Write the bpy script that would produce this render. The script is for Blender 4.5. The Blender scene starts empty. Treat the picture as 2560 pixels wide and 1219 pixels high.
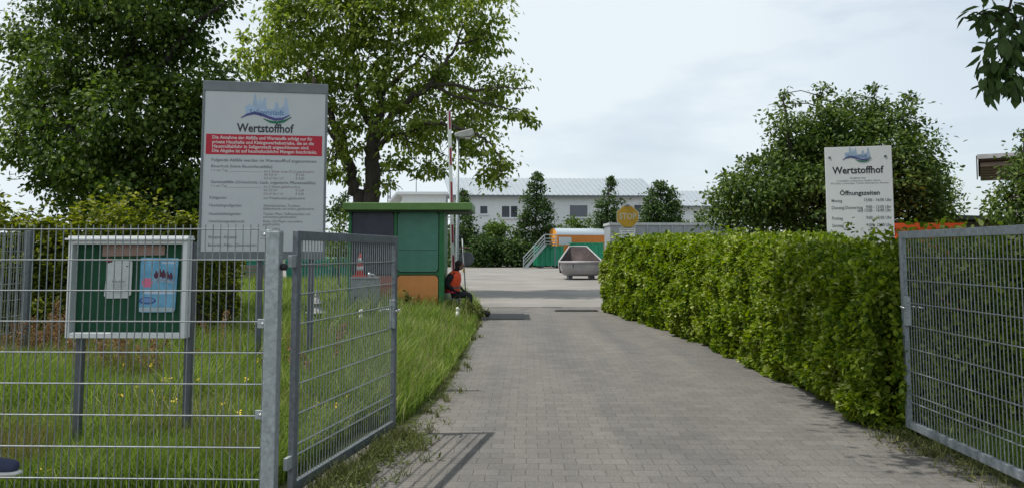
import bpy, bmesh, math, random
import numpy as np
from mathutils import Vector, Matrix, Quaternion
R = math.radians
random.seed(7); RNG = np.random.default_rng(11)
S = bpy.context.scene
COL = S.collection

# ------------------------------------------------------------------ camera, sky, sun, exposure
F_PX, CX, PY, HZ, CAMZ = 2000.0, 1280.0, 470.0, 630.0, 1.65
PITCH = math.atan((HZ - PY) / F_PX)
cam_d = bpy.data.cameras.new('camera'); cam = bpy.data.objects.new('camera', cam_d); COL.objects.link(cam)
cam.location = (0, 0, CAMZ); cam.rotation_euler = (R(90) + PITCH, 0, 0)
cam_d.sensor_width = 36; cam_d.lens = 36 * F_PX / 2560
cam_d.shift_y = -(609.5 - PY) / 2560
cam_d.clip_start = 0.05; cam_d.clip_end = 3000
S.camera = cam
S.view_settings.view_transform = 'Standard'; S.view_settings.look = 'None'
S.view_settings.exposure = 0.22; S.view_settings.gamma = 1.0
S.cycles.max_bounces = 8; S.cycles.transparent_max_bounces = 8
S.cycles.use_denoising = True

SUN_EL, SUN_AZ = R(63), R(-94)                      # azimuth from +Y towards +X
sdir = Vector((math.cos(SUN_EL) * math.sin(SUN_AZ), math.cos(SUN_EL) * math.cos(SUN_AZ), math.sin(SUN_EL)))
sun_d = bpy.data.lights.new('sun', 'SUN'); sun_d.energy = 3.6; sun_d.angle = R(0.6); sun_d.color = (1.0, 0.955, 0.88)
sun = bpy.data.objects.new('sun', sun_d); COL.objects.link(sun)
sun.location = (-20, 5, 40); sun.rotation_euler = sdir.to_track_quat('Z', 'Y').to_euler()

W = bpy.data.worlds.new('World'); S.world = W; W.use_nodes = True
nt = W.node_tree; nt.nodes.clear()
def N(nt, t, **kw):
    n = nt.nodes.new(t)
    for k, v in kw.items(): setattr(n, k, v)
    return n
out = N(nt, 'ShaderNodeOutputWorld')
sky = N(nt, 'ShaderNodeTexSky', sky_type='NISHITA', sun_disc=False, sun_elevation=SUN_EL, sun_rotation=SUN_AZ, air_density=1.0, dust_density=1.5)
bg1 = N(nt, 'ShaderNodeBackground'); bg1.inputs['Strength'].default_value = 0.115
bg2 = N(nt, 'ShaderNodeBackground'); bg2.inputs['Color'].default_value = (0.84, 0.925, 0.985, 1); bg2.inputs['Strength'].default_value = 0.84
tc = N(nt, 'ShaderNodeTexCoord'); mp = N(nt, 'ShaderNodeMapping'); mp.inputs['Scale'].default_value = (1.3, 1.0, 4.2); mp.inputs['Location'].default_value = (0.37, 0.2, 0.15)
nz = N(nt, 'ShaderNodeTexNoise'); nz.inputs['Scale'].default_value = 2.2; nz.inputs['Detail'].default_value = 5; nz.inputs['Roughness'].default_value = 0.5
sep = N(nt, 'ShaderNodeSeparateXYZ')
cr = N(nt, 'ShaderNodeMapRange'); cr.inputs['From Min'].default_value = 0.34; cr.inputs['From Max'].default_value = 0.58; cr.inputs['To Min'].default_value = 0.45; cr.inputs['To Max'].default_value = 1.0
xr = N(nt, 'ShaderNodeMapRange'); xr.inputs['From Min'].default_value = -0.1; xr.inputs['From Max'].default_value = 0.62; xr.inputs['To Min'].default_value = 0.42; xr.inputs['To Max'].default_value = -0.42
ad = N(nt, 'ShaderNodeMath', operation='ADD'); ad.use_clamp = True
mx = N(nt, 'ShaderNodeMixShader')
L = nt.links.new
L(tc.outputs['Generated'], mp.inputs['Vector']); L(mp.outputs['Vector'], nz.inputs['Vector'])
L(tc.outputs['Generated'], sep.inputs['Vector']); L(sep.outputs['X'], xr.inputs['Value'])
L(nz.outputs['Fac'], cr.inputs['Value']); L(cr.outputs['Result'], ad.inputs[0]); L(xr.outputs['Result'], ad.inputs[1])
L(sky.outputs['Color'], bg1.inputs['Color']); L(ad.outputs[0], mx.inputs['Fac'])
L(bg1.outputs[0], mx.inputs[1]); L(bg2.outputs[0], mx.inputs[2]); L(mx.outputs[0], out.inputs['Surface'])

# ------------------------------------------------------------------ helpers
_f = Vector((0, math.cos(PITCH), math.sin(PITCH))); _u = Vector((0, -math.sin(PITCH), math.cos(PITCH)))
def at(px, py, Y):
    """world point at distance Y (along +Y) seen at photo pixel px, py"""
    d = _f + Vector((1, 0, 0)) * ((px - CX) / F_PX) + _u * ((PY - py) / F_PX)
    return Vector((0, 0, CAMZ)) + d * (Y / d.y)
def ppm(Y): return F_PX / Y                          # pixels per metre, close enough

class MB:
    def __init__(s): s.v = []; s.f = []
    def add(s, vs, fs, M=None):
        o = len(s.v)
        for p in vs:
            p = Vector(p)
            s.v.append((M @ p) if M else p)
        s.f += [tuple(i + o for i in f) for f in fs]
        return s
    def box(s, x0, x1, y0, y1, z0, z1, M=None):
        v = [(x0,y0,z0),(x1,y0,z0),(x1,y1,z0),(x0,y1,z0),(x0,y0,z1),(x1,y0,z1),(x1,y1,z1),(x0,y1,z1)]
        return s.add(v, [(0,3,2,1),(4,5,6,7),(0,1,5,4),(1,2,6,5),(2,3,7,6),(3,0,4,7)], M)
    def tube(s, pts, rad, n=8, cap=True, M=None):
        pts = [Vector(p) for p in pts]
        if not hasattr(rad, '__len__'): rad = [rad] * len(pts)
        vs, fs = [], []; ref = None
        for i, p in enumerate(pts):
            t = (pts[min(i+1, len(pts)-1)] - pts[max(i-1, 0)])
            if t.length < 1e-9: t = Vector((0,0,1))
            t.normalize()
            if ref is None:
                ref = Vector((0,0,1)) if abs(t.z) < .9 else Vector((1,0,0))
            a = (ref - t * ref.dot(t))
            if a.length < 1e-5: a = t.orthogonal()
            a.normalize(); ref = a; b = t.cross(a)
            for k in range(n):
                w = 2 * math.pi * k / n
                vs.append(p + (a * math.cos(w) + b * math.sin(w)) * rad[i])
        for i in range(len(pts) - 1):
            for k in range(n):
                fs.append((i*n+k, i*n+(k+1) % n, (i+1)*n+(k+1) % n, (i+1)*n+k))
        if cap:
            fs.append(tuple(reversed(range(n)))); fs.append(tuple(range((len(pts)-1)*n, len(pts)*n)))
        return s.add(vs, fs, M)
    def lathe(s, prof, c=(0,0,0), n=16, M=None):
        vs, fs = [], []
        for (r, z) in prof:
            for k in range(n):
                w = 2 * math.pi * k / n
                vs.append((c[0] + r*math.cos(w), c[1] + r*math.sin(w), c[2] + z))
        for i in range(len(prof) - 1):
            for k in range(n): fs.append((i*n+k, i*n+(k+1) % n, (i+1)*n+(k+1) % n, (i+1)*n+k))
        fs.append(tuple(reversed(range(n)))); fs.append(tuple(range((len(prof)-1)*n, len(prof)*n)))
        return s.add(vs, fs, M)
    def prism(s, poly, y0, y1, M=None):
        """poly in x,z, counter-clockwise seen from -Y; extruded from y0 (front) to y1"""
        n = len(poly)
        v = [(x, y0, z) for x, z in poly] + [(x, y1, z) for x, z in poly]
        f = [tuple(range(n)), tuple(reversed(range(n, 2*n)))]
        f += [(i, i+n, (i+1) % n + n, (i+1) % n) for i in range(n)]
        return s.add(v, f, M)
    def build(s, name, mat, parent=None, bevel=0, smooth=False, loc=None):
        me = bpy.data.meshes.new(name)
        me.from_pydata([tuple(p) for p in s.v], [], s.f); me.update()
        if smooth:
            me.polygons.foreach_set('use_smooth', [True] * len(me.polygons))
        me.materials.append(mat)
        o = bpy.data.objects.new(name, me); COL.objects.link(o)
        if parent: o.parent = parent
        if loc is not None: o.location = loc
        if bevel:
            m = o.modifiers.new('bevel', 'BEVEL'); m.width = bevel; m.segments = 2; m.limit_method = 'ANGLE'
        return o

def np_mesh(name, V, Fq, mat, parent=None, smooth=False):
    me = bpy.data.meshes.new(name); nv, nf = len(V), len(Fq); k = Fq.shape[1]
    me.vertices.add(nv); me.vertices.foreach_set('co', np.ascontiguousarray(V, dtype=np.float32).ravel())
    me.loops.add(nf*k); me.loops.foreach_set('vertex_index', np.ascontiguousarray(Fq, dtype=np.int32).ravel())
    me.polygons.add(nf); me.polygons.foreach_set('loop_start', np.arange(0, nf*k, k, dtype=np.int32))
    try: me.polygons.foreach_set('loop_total', np.full(nf, k, dtype=np.int32))
    except Exception: pass
    me.update(calc_edges=True)
    if smooth: me.polygons.foreach_set('use_smooth', np.ones(nf, dtype=bool))
    me.materials.append(mat)
    o = bpy.data.objects.new(name, me); COL.objects.link(o)
    if parent: o.parent = parent
    return o

def tag(o, label=None, cat=None, group=None, kind=None):
    if label: o['label'] = label
    if cat: o['category'] = cat
    if group: o['group'] = group
    if kind: o['kind'] = kind
    return o
def thing(name, label, cat, loc=(0,0,0), rz=0, group=None):
    o = bpy.data.objects.new(name, None); COL.objects.link(o)
    o.location = loc; o.rotation_euler = (0, 0, rz); o.empty_display_size = .2
    return tag(o, label, cat, group)
def copy_tree(o, parent=None, loc=None, rz=None, label=None):
    c = o.copy(); COL.objects.link(c)
    if parent: c.parent = parent
    if loc is not None: c.location = loc
    if rz is not None: c.rotation_euler = (0, 0, rz)
    if label: c['label'] = label
    for ch in list(o.children): copy_tree(ch, c)
    return c

# ------------------------------------------------------------------ materials
def mat(name, c, rough=.6, metal=0, var=.15, scale=6, bump=0, bscale=40, c2=None, spec=.4, coords='Object', stretch=(1,1,1)):
    m = bpy.data.materials.new(name); m.use_nodes = True; t = m.node_tree
    b = t.nodes['Principled BSDF']; b.inputs['Roughness'].default_value = rough; b.inputs['Metallic'].default_value = metal
    b.inputs['Specular IOR Level'].default_value = spec
    tc = N(t, 'ShaderNodeTexCoord'); mp = N(t, 'ShaderNodeMapping'); mp.inputs['Scale'].default_value = stretch
    t.links.new(tc.outputs[coords], mp.inputs['Vector'])
    nz = N(t, 'ShaderNodeTexNoise'); nz.inputs['Scale'].default_value = scale; nz.inputs['Detail'].default_value = 5; nz.inputs['Roughness'].default_value = .6
    t.links.new(mp.outputs['Vector'], nz.inputs['Vector'])
    cr = N(t, 'ShaderNodeValToRGB')
    cr.color_ramp.elements[0].position = .3; cr.color_ramp.elements[1].position = .7
    lo = [x * (1 - var) for x in c]; hi = list(c2) if c2 else [min(1, x * (1 + var)) for x in c]
    cr.color_ramp.elements[0].color = (*lo, 1); cr.color_ramp.elements[1].color = (*hi, 1)
    t.links.new(nz.outputs['Fac'], cr.inputs['Fac']); t.links.new(cr.outputs['Color'], b.inputs['Base Color'])
    if bump:
        n2 = N(t, 'ShaderNodeTexNoise'); n2.inputs['Scale'].default_value = bscale; n2.inputs['Detail'].default_value = 4
        t.links.new(mp.outputs['Vector'], n2.inputs['Vector'])
        bp = N(t, 'ShaderNodeBump'); bp.inputs['Strength'].default_value = bump; bp.inputs['Distance'].default_value = .02
        t.links.new(n2.outputs['Fac'], bp.inputs['Height']); t.links.new(bp.outputs['Normal'], b.inputs['Normal'])
    return m

def leafmat(name, c1, c2, trans=.35, clump=.5, rough=.5, spec=.25, c3=None):
    """leaf colour varies from leaf to leaf and a little from clump to clump; lets light through"""
    m = bpy.data.materials.new(name); m.use_nodes = True; t = m.node_tree
    b = t.nodes['Principled BSDF']; b.inputs['Roughness'].default_value = rough; b.inputs['Specular IOR Level'].default_value = spec
    g = N(t, 'ShaderNodeNewGeometry'); cr = N(t, 'ShaderNodeValToRGB')
    cr.color_ramp.elements[0].color = (*c1, 1); cr.color_ramp.elements[1].color = (*c2, 1)
    if c3:
        e = cr.color_ramp.elements.new(.93); e.color = (*c2, 1); cr.color_ramp.elements[2].color = (*c3, 1)
    tc = N(t, 'ShaderNodeTexCoord'); nz = N(t, 'ShaderNodeTexNoise'); nz.inputs['Scale'].default_value = clump; nz.inputs['Detail'].default_value = 2
    t.links.new(tc.outputs['Object'], nz.inputs['Vector'])
    ma = N(t, 'ShaderNodeMath', operation='MULTIPLY_ADD'); ma.inputs[1].default_value = .9; ma.inputs[2].default_value = -.42
    t.links.new(nz.outputs['Fac'], ma.inputs[0])
    ad = N(t, 'ShaderNodeMath', operation='ADD'); ad.use_clamp = True
    t.links.new(g.outputs['Random Per Island'], ad.inputs[0]); t.links.new(ma.outputs[0], ad.inputs[1])
    t.links.new(ad.outputs[0], cr.inputs['Fac']); t.links.new(cr.outputs['Color'], b.inputs['Base Color'])
    tr = N(t, 'ShaderNodeBsdfTranslucent'); hs = N(t, 'ShaderNodeHueSaturation'); hs.inputs['Value'].default_value = 1.5; hs.inputs['Saturation'].default_value = 1.1
    t.links.new(cr.outputs['Color'], hs.inputs['Color']); t.links.new(hs.outputs['Color'], tr.inputs['Color'])
    mx = N(t, 'ShaderNodeMixShader'); mx.inputs['Fac'].default_value = trans
    o = t.nodes['Material Output']
    t.links.new(b.outputs[0], mx.inputs[1]); t.links.new(tr.outputs[0], mx.inputs[2]); t.links.new(mx.outputs[0], o.inputs['Surface'])
    return m

def galv(name, c=(.36,.40,.41), rough=.5, metal=.35, scale=22):
    m = mat(name, c, rough, metal, .16, scale, bump=.04, bscale=60)
    t = m.node_tree; b = t.nodes['Principled BSDF']
    vo = N(t, 'ShaderNodeTexVoronoi'); vo.inputs['Scale'].default_value = 45
    mx = N(t, 'ShaderNodeMix', data_type='RGBA', blend_type='MULTIPLY'); mx.inputs['Factor'].default_value = .6
    mp = [n for n in t.nodes if n.type == 'MAPPING'][0]; cr = [n for n in t.nodes if n.type == 'VALTORGB'][0]
    t.links.new(mp.outputs[0], vo.inputs['Vector'])
    c2 = N(t, 'ShaderNodeValToRGB'); c2.color_ramp.elements[0].color = (.62,.62,.62,1); c2.color_ramp.elements[1].color = (1.15,1.15,1.15,1)
    t.links.new(vo.outputs['Color'], c2.inputs['Fac'])
    t.links.new(cr.outputs['Color'], mx.inputs[6]); t.links.new(c2.outputs['Color'], mx.inputs[7]); t.links.new(mx.outputs[2], b.inputs['Base Color'])
    return m

M = {}
M['galv'] = galv('galvanised_steel')
M['rod'] = galv('galvanised_rod', (.26,.285,.29), .45, .3, 8)
M['galv_mid'] = galv('mid_grey_galvanised_steel', (.26,.29,.32), .5, .35)  # mid grey zinc tone for the right gate frame
M['galv_dark'] = galv('dull_galvanised_steel', (.17,.19,.21), .5, .35)
M['sign_white'] = mat('sign_white', (.56,.58,.60), .35, 0, .04, 3)
M['sign_bright'] = mat('sign_bright_white', (.78,.80,.82), .35, 0, .03, 3)
M['sign_frame'] = mat('grey_sign_frame', (.17,.19,.20), .45, .3, .12, 8)
M['ink'] = mat('dark_ink', (.035,.038,.05), .5, 0, .05)
M['ink_grey'] = mat('grey_ink', (.15,.155,.18), .5, 0, .05)
M['ink_mauve'] = mat('faded_mauve_ink', (.24,.17,.19), .5, 0, .05)
M['ink_red'] = mat('red_banner', (.50,.012,.035), .45, 0, .06, 4)
M['ink_white'] = mat('white_print', (.72,.66,.66), .5, 0, .03)
M['logo_blue'] = mat('pale_blue_print', (.38,.50,.66), .5, 0, .12, 12)
M['logo_blue_dark'] = mat('blue_print', (.10,.19,.40), .5, 0, .05)
M['logo_purple'] = mat('violet_print', (.08,.075,.25), .5, 0, .05)
M['logo_green'] = mat('green_print', (.015,.16,.09), .5, 0, .05)
M['white_alu'] = mat('white_aluminium', (.68,.70,.70), .4, .1, .06, 5)
M['board_green'] = mat('green_felt', (.012,.07,.032), .9, 0, .25, 5, bump=.1, bscale=200)
M['post_grey'] = mat('grey_steel_post', (.12,.13,.15), .5, .3, .15, 8)
M['black'] = mat('black_plastic', (.02,.02,.022), .5, 0, .1)
M['chrome'] = mat('polished_steel', (.75,.75,.75), .18, 1, .05)

def quadgrid(x0, x1, y0, y1, z=0):
    return MB().add([(x0,y0,z),(x1,y0,z),(x1,y1,z),(x0,y1,z)], [(0,1,2,3)])
# ------------------------------------------------------------------ ground, driveway, yard
def ground_mat():
    m = mat('grassy_soil', (.055,.085,.02), .95, 0, .5, .6, bump=.5, bscale=9, c2=(.10,.105,.04))
    return m
g = MB().add([(-900,-40,0),(900,-40,0),(900,1600,0),(-900,1600,0)], [(0,1,2,3)]).build('ground', ground_mat())
tag(g, kind='structure')

def paver_mat():
    m = bpy.data.materials.new('concrete_pavers'); m.use_nodes = True; t = m.node_tree; b = t.nodes['Principled BSDF']
    b.inputs['Roughness'].default_value = .9; b.inputs['Specular IOR Level'].default_value = .2
    tc = N(t, 'ShaderNodeTexCoord')
    wob = N(t, 'ShaderNodeTexNoise'); wob.inputs['Scale'].default_value = 1.3; wob.inputs['Detail'].default_value = 3
    t.links.new(tc.outputs['Object'], wob.inputs['Vector'])
    vm = N(t, 'ShaderNodeVectorMath', operation='SCALE'); vm.inputs['Scale'].default_value = .05
    va = N(t, 'ShaderNodeVectorMath', operation='ADD')
    t.links.new(wob.outputs['Color'], vm.inputs[0]); t.links.new(tc.outputs['Object'], va.inputs[0]); t.links.new(vm.outputs[0], va.inputs[1])
    mp = N(t, 'ShaderNodeMapping'); mp.inputs['Rotation'].default_value = (0, 0, R(1.2))
    t.links.new(va.outputs[0], mp.inputs['Vector'])
    br = N(t, 'ShaderNodeTexBrick'); br.inputs['Scale'].default_value = 1; br.offset = .5
    br.inputs['Brick Width'].default_value = .20; br.inputs['Row Height'].default_value = .165
    br.inputs['Mortar Size'].default_value = .0035; br.inputs['Mortar Smooth'].default_value = .6; br.inputs['Bias'].default_value = 0
    br.inputs['Color1'].default_value = (.170,.163,.153,1); br.inputs['Color2'].default_value = (.141,.136,.128,1); br.inputs['Mortar'].default_value = (.070,.067,.060,1)
    t.links.new(mp.outputs[0], br.inputs['Vector'])
    # long streaks of tyre wear and dust along the drive, and blotches
    m2 = N(t, 'ShaderNodeMapping'); m2.inputs['Scale'].default_value = (1.4,.10,1)
    t.links.new(tc.outputs['Object'], m2.inputs['Vector'])
    n1 = N(t, 'ShaderNodeTexNoise'); n1.inputs['Scale'].default_value = 1.0; n1.inputs['Detail'].default_value = 4
    t.links.new(m2.outputs[0], n1.inputs['Vector'])
    r1 = N(t, 'ShaderNodeValToRGB'); r1.color_ramp.elements[0].position = .3; r1.color_ramp.elements[1].position = .72
    r1.color_ramp.elements[0].color = (.80,.81,.84,1); r1.color_ramp.elements[1].color = (1.16,1.13,1.07,1)
    t.links.new(n1.outputs['Fac'], r1.inputs['Fac'])
    n2 = N(t, 'ShaderNodeTexNoise'); n2.inputs['Scale'].default_value = 55; n2.inputs['Detail'].default_value = 4; n2.inputs['Roughness'].default_value = .7
    t.links.new(tc.outputs['Object'], n2.inputs['Vector'])
    r2 = N(t, 'ShaderNodeValToRGB'); r2.color_ramp.elements[0].position = .3; r2.color_ramp.elements[1].position = .7
    r2.color_ramp.elements[0].color = (.72,.72,.72,1); r2.color_ramp.elements[1].color = (1.25,1.25,1.25,1)
    t.links.new(n2.outputs['Fac'], r2.inputs['Fac'])
    a = N(t, 'ShaderNodeMix', data_type='RGBA', blend_type='MULTIPLY'); a.inputs['Factor'].default_value = 1
    t.links.new(br.outputs['Color'], a.inputs[6]); t.links.new(r1.outputs[0], a.inputs[7])
    c = N(t, 'ShaderNodeMix', data_type='RGBA', blend_type='MULTIPLY'); c.inputs['Factor'].default_value = 1
    t.links.new(a.outputs[2], c.inputs[6]); t.links.new(r2.outputs[0], c.inputs[7])
    n3 = N(t, 'ShaderNodeTexNoise'); n3.inputs['Scale'].default_value = .9; n3.inputs['Detail'].default_value = 6; n3.inputs['Roughness'].default_value = .7
    t.links.new(tc.outputs['Object'], n3.inputs['Vector'])
    r3 = N(t, 'ShaderNodeValToRGB'); r3.color_ramp.elements[0].position = .34; r3.color_ramp.elements[1].position = .56
    r3.color_ramp.elements[0].color = (.70,.70,.70,1); r3.color_ramp.elements[1].color = (1.05,1.05,1.05,1)
    t.links.new(n3.outputs['Fac'], r3.inputs['Fac'])
    e_ = N(t, 'ShaderNodeMix', data_type='RGBA', blend_type='MULTIPLY'); e_.inputs['Factor'].default_value = .3
    t.links.new(c.outputs[2], e_.inputs[6]); t.links.new(r3.outputs[0], e_.inputs[7])
    t.links.new(e_.outputs[2], b.inputs['Base Color'])
    bp = N(t, 'ShaderNodeBump'); bp.inputs['Strength'].default_value = .35; bp.inputs['Distance'].default_value = .004; bp.invert = True
    t.links.new(br.outputs['Fac'], bp.inputs['Height']); t.links.new(bp.outputs[0], b.inputs['Normal'])
    return m
edge = [(-9,-6),(9,-6),(9,4.75),(3.55,4.80),(3.58,7.2),(3.5,9),(3.5,15),(3.15,19),(2.75,23.5),(2.75,25),(-.9,25),(-.78,20),(-.70,16),(-.76,12),(-.80,9.4),(-.95,7.9),(-1.30,7.6),(-1.62,5.35),(-9,5.25)]
dw = MB().add([(x, y, .004) for x, y in edge], [tuple(range(len(edge)))]).build('driveway', paver_mat())
tag(dw, kind='structure')
yard = MB().add([(x, y, .008) for x, y in [(-1.4,24.4),(6,24.4),(14,26),(60,30),(60,112),(-60,112),(-60,46),(-8,42),(-2.2,30)]], [tuple(range(9))]).build(
    'yard', mat('worn_asphalt', (.215,.203,.184), .95, 0, .22, .35, bump=.25, bscale=30, c2=(.265,.25,.228)))
tag(yard, kind='structure')

# ------------------------------------------------------------------ welded mesh fencing and gates
def rods(mb, length, z_rows, z0, z1, pitch=.05, rv=.0027, rh=.0036, x0=0, off=.006):
    """verticals between a pair of horizontals on each row, along local x in the plane y=0"""
    n = int(round(length / pitch))
    for i in range(n + 1):
        x = x0 + i * pitch
        if x > x0 + length: break
        mb.box(x - rv, x + rv, -rv, rv, z0, z1)
    for z in z_rows:
        for s in (-1, 1):
            mb.tube([(x0, s*off, z), (x0 + length, s*off, z)], rh, 6)
    return mb

FY = 5.26
f_x1 = at(664, 600, FY).x
fence = thing('mesh_fence', 'long grey welded wire fence panel in front of the notice board', 'fence', (f_x1, FY, 0), R(180 - 1.7))
# local +x runs to the left in the photograph
rows = [1.80 - .2*k for k in range(10)]
rods(MB(), 4.75, [max(.04, z) for z in rows[:9]] + [.06], .04, 1.83, .05, .0026, .0042).build('wire_panel', M['rod'], fence)
MB().box(-.040, .004, -.034, -.008, .02, 1.80).build('end_rail', M['galv'], fence, .003)
for z in (1.765, 1.19, .61, .10):
    c = MB().box(-.03, .035, .008, .020, z-.03, z+.03).build('clamp', M['galv'], fence, .004)
    MB().lathe([(.010,0),(.010,.006),(.006,.009),(.001,.009)], n=10, M=Matrix.Translation((0,.020,z)) @ Matrix.Rotation(R(-90),4,'X')).build('bolt', M['chrome'], c, smooth=True)

gp_x = at(685, 600, FY).x
post = thing('gate_post', 'thick square galvanised steel post between wire fence and open gate', 'post', (gp_x, FY + .02, 0))
MB().box(-.044, .044, -.05, .05, 0, 1.785).build('shaft', M['galv'], post, .006)
MB().box(-.041, .041, -.047, .047, 1.785, 1.791).build('cap', M['galv'], post, .002)

def gate(name, label, hinge, far, mirror=1, lock_z=1.06):
    d = Vector((far[0]-hinge[0], far[1]-hinge[1], 0)); Ln = d.length
    t = thing(name, label, 'gate', (hinge[0], hinge[1], 0), math.atan2(d.y, d.x))
    w = .03
    fr = MB()
    fr.box(0, .06, -.02, .02, .03, 1.765); fr.box(Ln-.06, Ln, -.02, .02, .03, 1.765)
    fr.box(.0605, Ln-.0605, -.02, .02, 1.70, 1.7645); fr.box(.0605, Ln-.0605, -.02, .02, .031, .10)
    fr.build('frame', M['galv_dark'] if mirror > 0 else M['galv_mid'], t, .004)
    rods(MB(), Ln-.12, [1.535-.2*k for k in range(7)] + [.265], .098, 1.702, .05, .0026, .0038, .06).build('wire_infill', M['rod'], t)
    MB().box(-.075, -.0, -.014, .014, 1.52, 1.60).build('hinge', M['galv'], t, .003)
    MB().box(-.075, -.0, -.014, .014, .20, .28).build('hinge', M['galv'], t, .003)
    lb = MB().box(Ln-.10, Ln-.0605, -.026, .026, lock_z-.13, lock_z+.13).build('lock_case', M['galv'], t, .003)
    hd = MB()
    for s in (-1, 1):
        hd.tube([(Ln-.08, s*.026, lock_z+.04), (Ln-.08, s*.065, lock_z+.04), (Ln-.10, s*.075, lock_z+.04), (Ln-.20, s*.078, lock_z+.036)], [.010,.010,.011,.008], 8)
    hd.build('handle', M['chrome'], lb, smooth=True)
    return t
hg = at(738, 600, 5.42); fg = at(990, 600, 7.45)
lg = gate('mesh_gate', 'narrow wire mesh gate leaf standing open beside the tall grass', (hg.x, 5.42), (fg.x, 7.45))
rg = gate('mesh_gate', 'open wire mesh gate leaf in front of the dark hedge end', (3.46, 4.98), (3.53, 7.28), -1)
rg.location.z = .07; lg.location.z = .03
MB().box(-.05,.05,-.05,.05,0,1.85).build('gate_post', M['galv'], None, .006, loc=(3.46,4.84,0))
tag(bpy.data.objects['gate_post.001'], 'square galvanised post carrying the gate leaf by the hedge', 'post')
# black hinge knob on the thick post
MB().lathe([(.006,0),(.022,.006),(.024,.03),(.016,.045),(.002,.047)], n=12, M=Matrix.Translation((.044,-.01,1.555)) @ Matrix.Rotation(R(90),4,'Y')).build('hinge_bolt', M['black'], post, smooth=True)

# side fence running away on the far left
sx = at(58, 700, 10.2).x
sf = thing('mesh_fence', 'wire fence panel running back towards the hedge beside the lawn', 'fence', (sx, 5.5, 0), R(90))
rods(MB(), 4.65, [1.86-.2*k for k in range(9)], .05, 1.89, .05, .0030, .0042).build('wire_panel', M['rod'], sf)
MB().box(-.04,.04,-.03,.03,0,1.92).build('fence_post', M['galv_dark'], None, .004, loc=(sx+.03, 10.22, 0))
tag(bpy.data.objects['fence_post'], 'dark steel fence post at the hedge corner of the lawn', 'post')

# ------------------------------------------------------------------ lettering
def text_into(mb, s, x, z, size, align='LEFT', bold=0.0, width=None, y=-.002, sx=1.0):
    cu = bpy.data.curves.new('t', 'FONT'); cu.body = s; cu.size = size; cu.align_x = align; cu.align_y = 'CENTER'
    cu.offset = bold * size; cu.resolution_u = 2; cu.fill_mode = 'FRONT'
    ob = bpy.data.objects.new('t', cu); COL.objects.link(ob)
    dg = bpy.context.evaluated_depsgraph_get(); me = bpy.data.meshes.new_from_object(ob.evaluated_get(dg))
    vs = [v.co.copy() for v in me.vertices]; fs = [tuple(p.vertices) for p in me.polygons]
    if vs:
        if width:
            w = max(v.x for v in vs) - min(v.x for v in vs); sx = width / w
        mb.add([(x + v.x*sx, y, z + v.y) for v in vs], fs)
    bpy.data.objects.remove(ob); bpy.data.curves.remove(cu); bpy.data.meshes.remove(me)

def emblem(parent, cx, cz, w, y):
    """town skyline over two waves; w = width of the waves"""
    k = w / 128.0
    P = lambda a: [(cx + px*k, cz + pz*k) for px, pz in a]
    sky_ = [(-52,-8),(-30,0),(0,-10),(34,-14),(56,-6),(55,14),(52,20),(50,36),(47,44),(44,36),(42,20),(30,14),(28,26),(24,32),(20,26),(18,13),(2,12),(-2,20),(-4,38),(-7,42),(-10,34),(-12,22),(-14,32),(-17,42),(-20,32),(-22,22),(-26,38),(-30,52),(-34,38),(-36,22),(-42,20),(-44,26),(-47,20),(-54,18)]
    MB().prism(P(sky_), y-.001, y).build('emblem_skyline', M['logo_blue'], parent)
    def wave(name, pts, th, m, yy):
        top = [(px, pz + th*t) for px, pz, t in pts]; bot = [(px, pz - th*t) for px, pz, t in pts]
        MB().prism(P(bot + top[::-1]), yy-.001, yy).build(name, m, parent)
    wave('emblem_wave', [(-64,-12,.3),(-50,-4,.8),(-32,1,1),(-14,-2,1),(4,-9,1),(22,-14,1),(40,-12,.9),(58,-2,.3)], 3.6, M['logo_purple'], y-.0012)
    wave('emblem_wave', [(-8,-13,.3),(8,-20,.9),(26,-22,1),(44,-18,1),(62,-7,.3)], 3.4, M['logo_green'], y-.0024)
    mb = MB(); text_into(mb, 'Seligenstadt', cx, cz + 3*k, 19*k, 'CENTER', 0.01, width=86*k, y=y-.0022)
    mb.build('emblem_lettering', M['logo_blue_dark'], parent)

# ---- large information board on the left
SY = 9.5; sc_ = ppm(SY)
def signspace(px0, Y):
    c = at(px0, HZ, Y); k = ppm(Y) 
    return (lambda px: (px - px0) / k), (lambda py: CAMZ + (HZ - py) / k)
lx, lz = signspace(656, SY)
big = thing('information_board', 'tall white Wertstoffhof board with red banner behind the fence', 'sign', (at(656,HZ,SY).x, SY, 0), R(9))
big.scale.x = .975
a, b = lx(500), lx(812)
fr = MB()
fr.box(a, b, -.03, .03, lz(228), lz(203)); fr.box(a, b, -.03, .03, lz(648), lz(628))
fr.box(a, lx(505.5), -.028, .028, lz(628)+.001, lz(228)-.001); fr.box(lx(806.5), b, -.028, .028, lz(628)+.001, lz(228)-.001)
fr.build('frame', M['sign_frame'], big, .004)
MB().box(lx(505.5), lx(806.5), -.018, .018, lz(628), lz(228)).build('panel', M['sign_white'], big)
for px in (648, 776):
    MB().box(lx(px)-.035, lx(px)+.035, .034, .10, 0, lz(240)).build('post', M['post_grey'], big, .003)
MB().box(lx(640), lx(668), -.02, .02, lz(203)+.001, lz(198)).build('bracket', M['black'], big)
yf = -.0185
emblem(big, lx(659), lz(283), 128/sc_, yf)
mb = MB(); text_into(mb, 'Wertstoffhof', lx(656), lz(321), 30/sc_, 'CENTER', .026, 142/sc_, yf-.001); mb.build('title_lettering', M['ink'], big)
bn = MB().box(lx(511), lx(800), yf-.002, yf+.0005, lz(388), lz(337)).build('red_banner', M['ink_red'], big)
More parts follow.
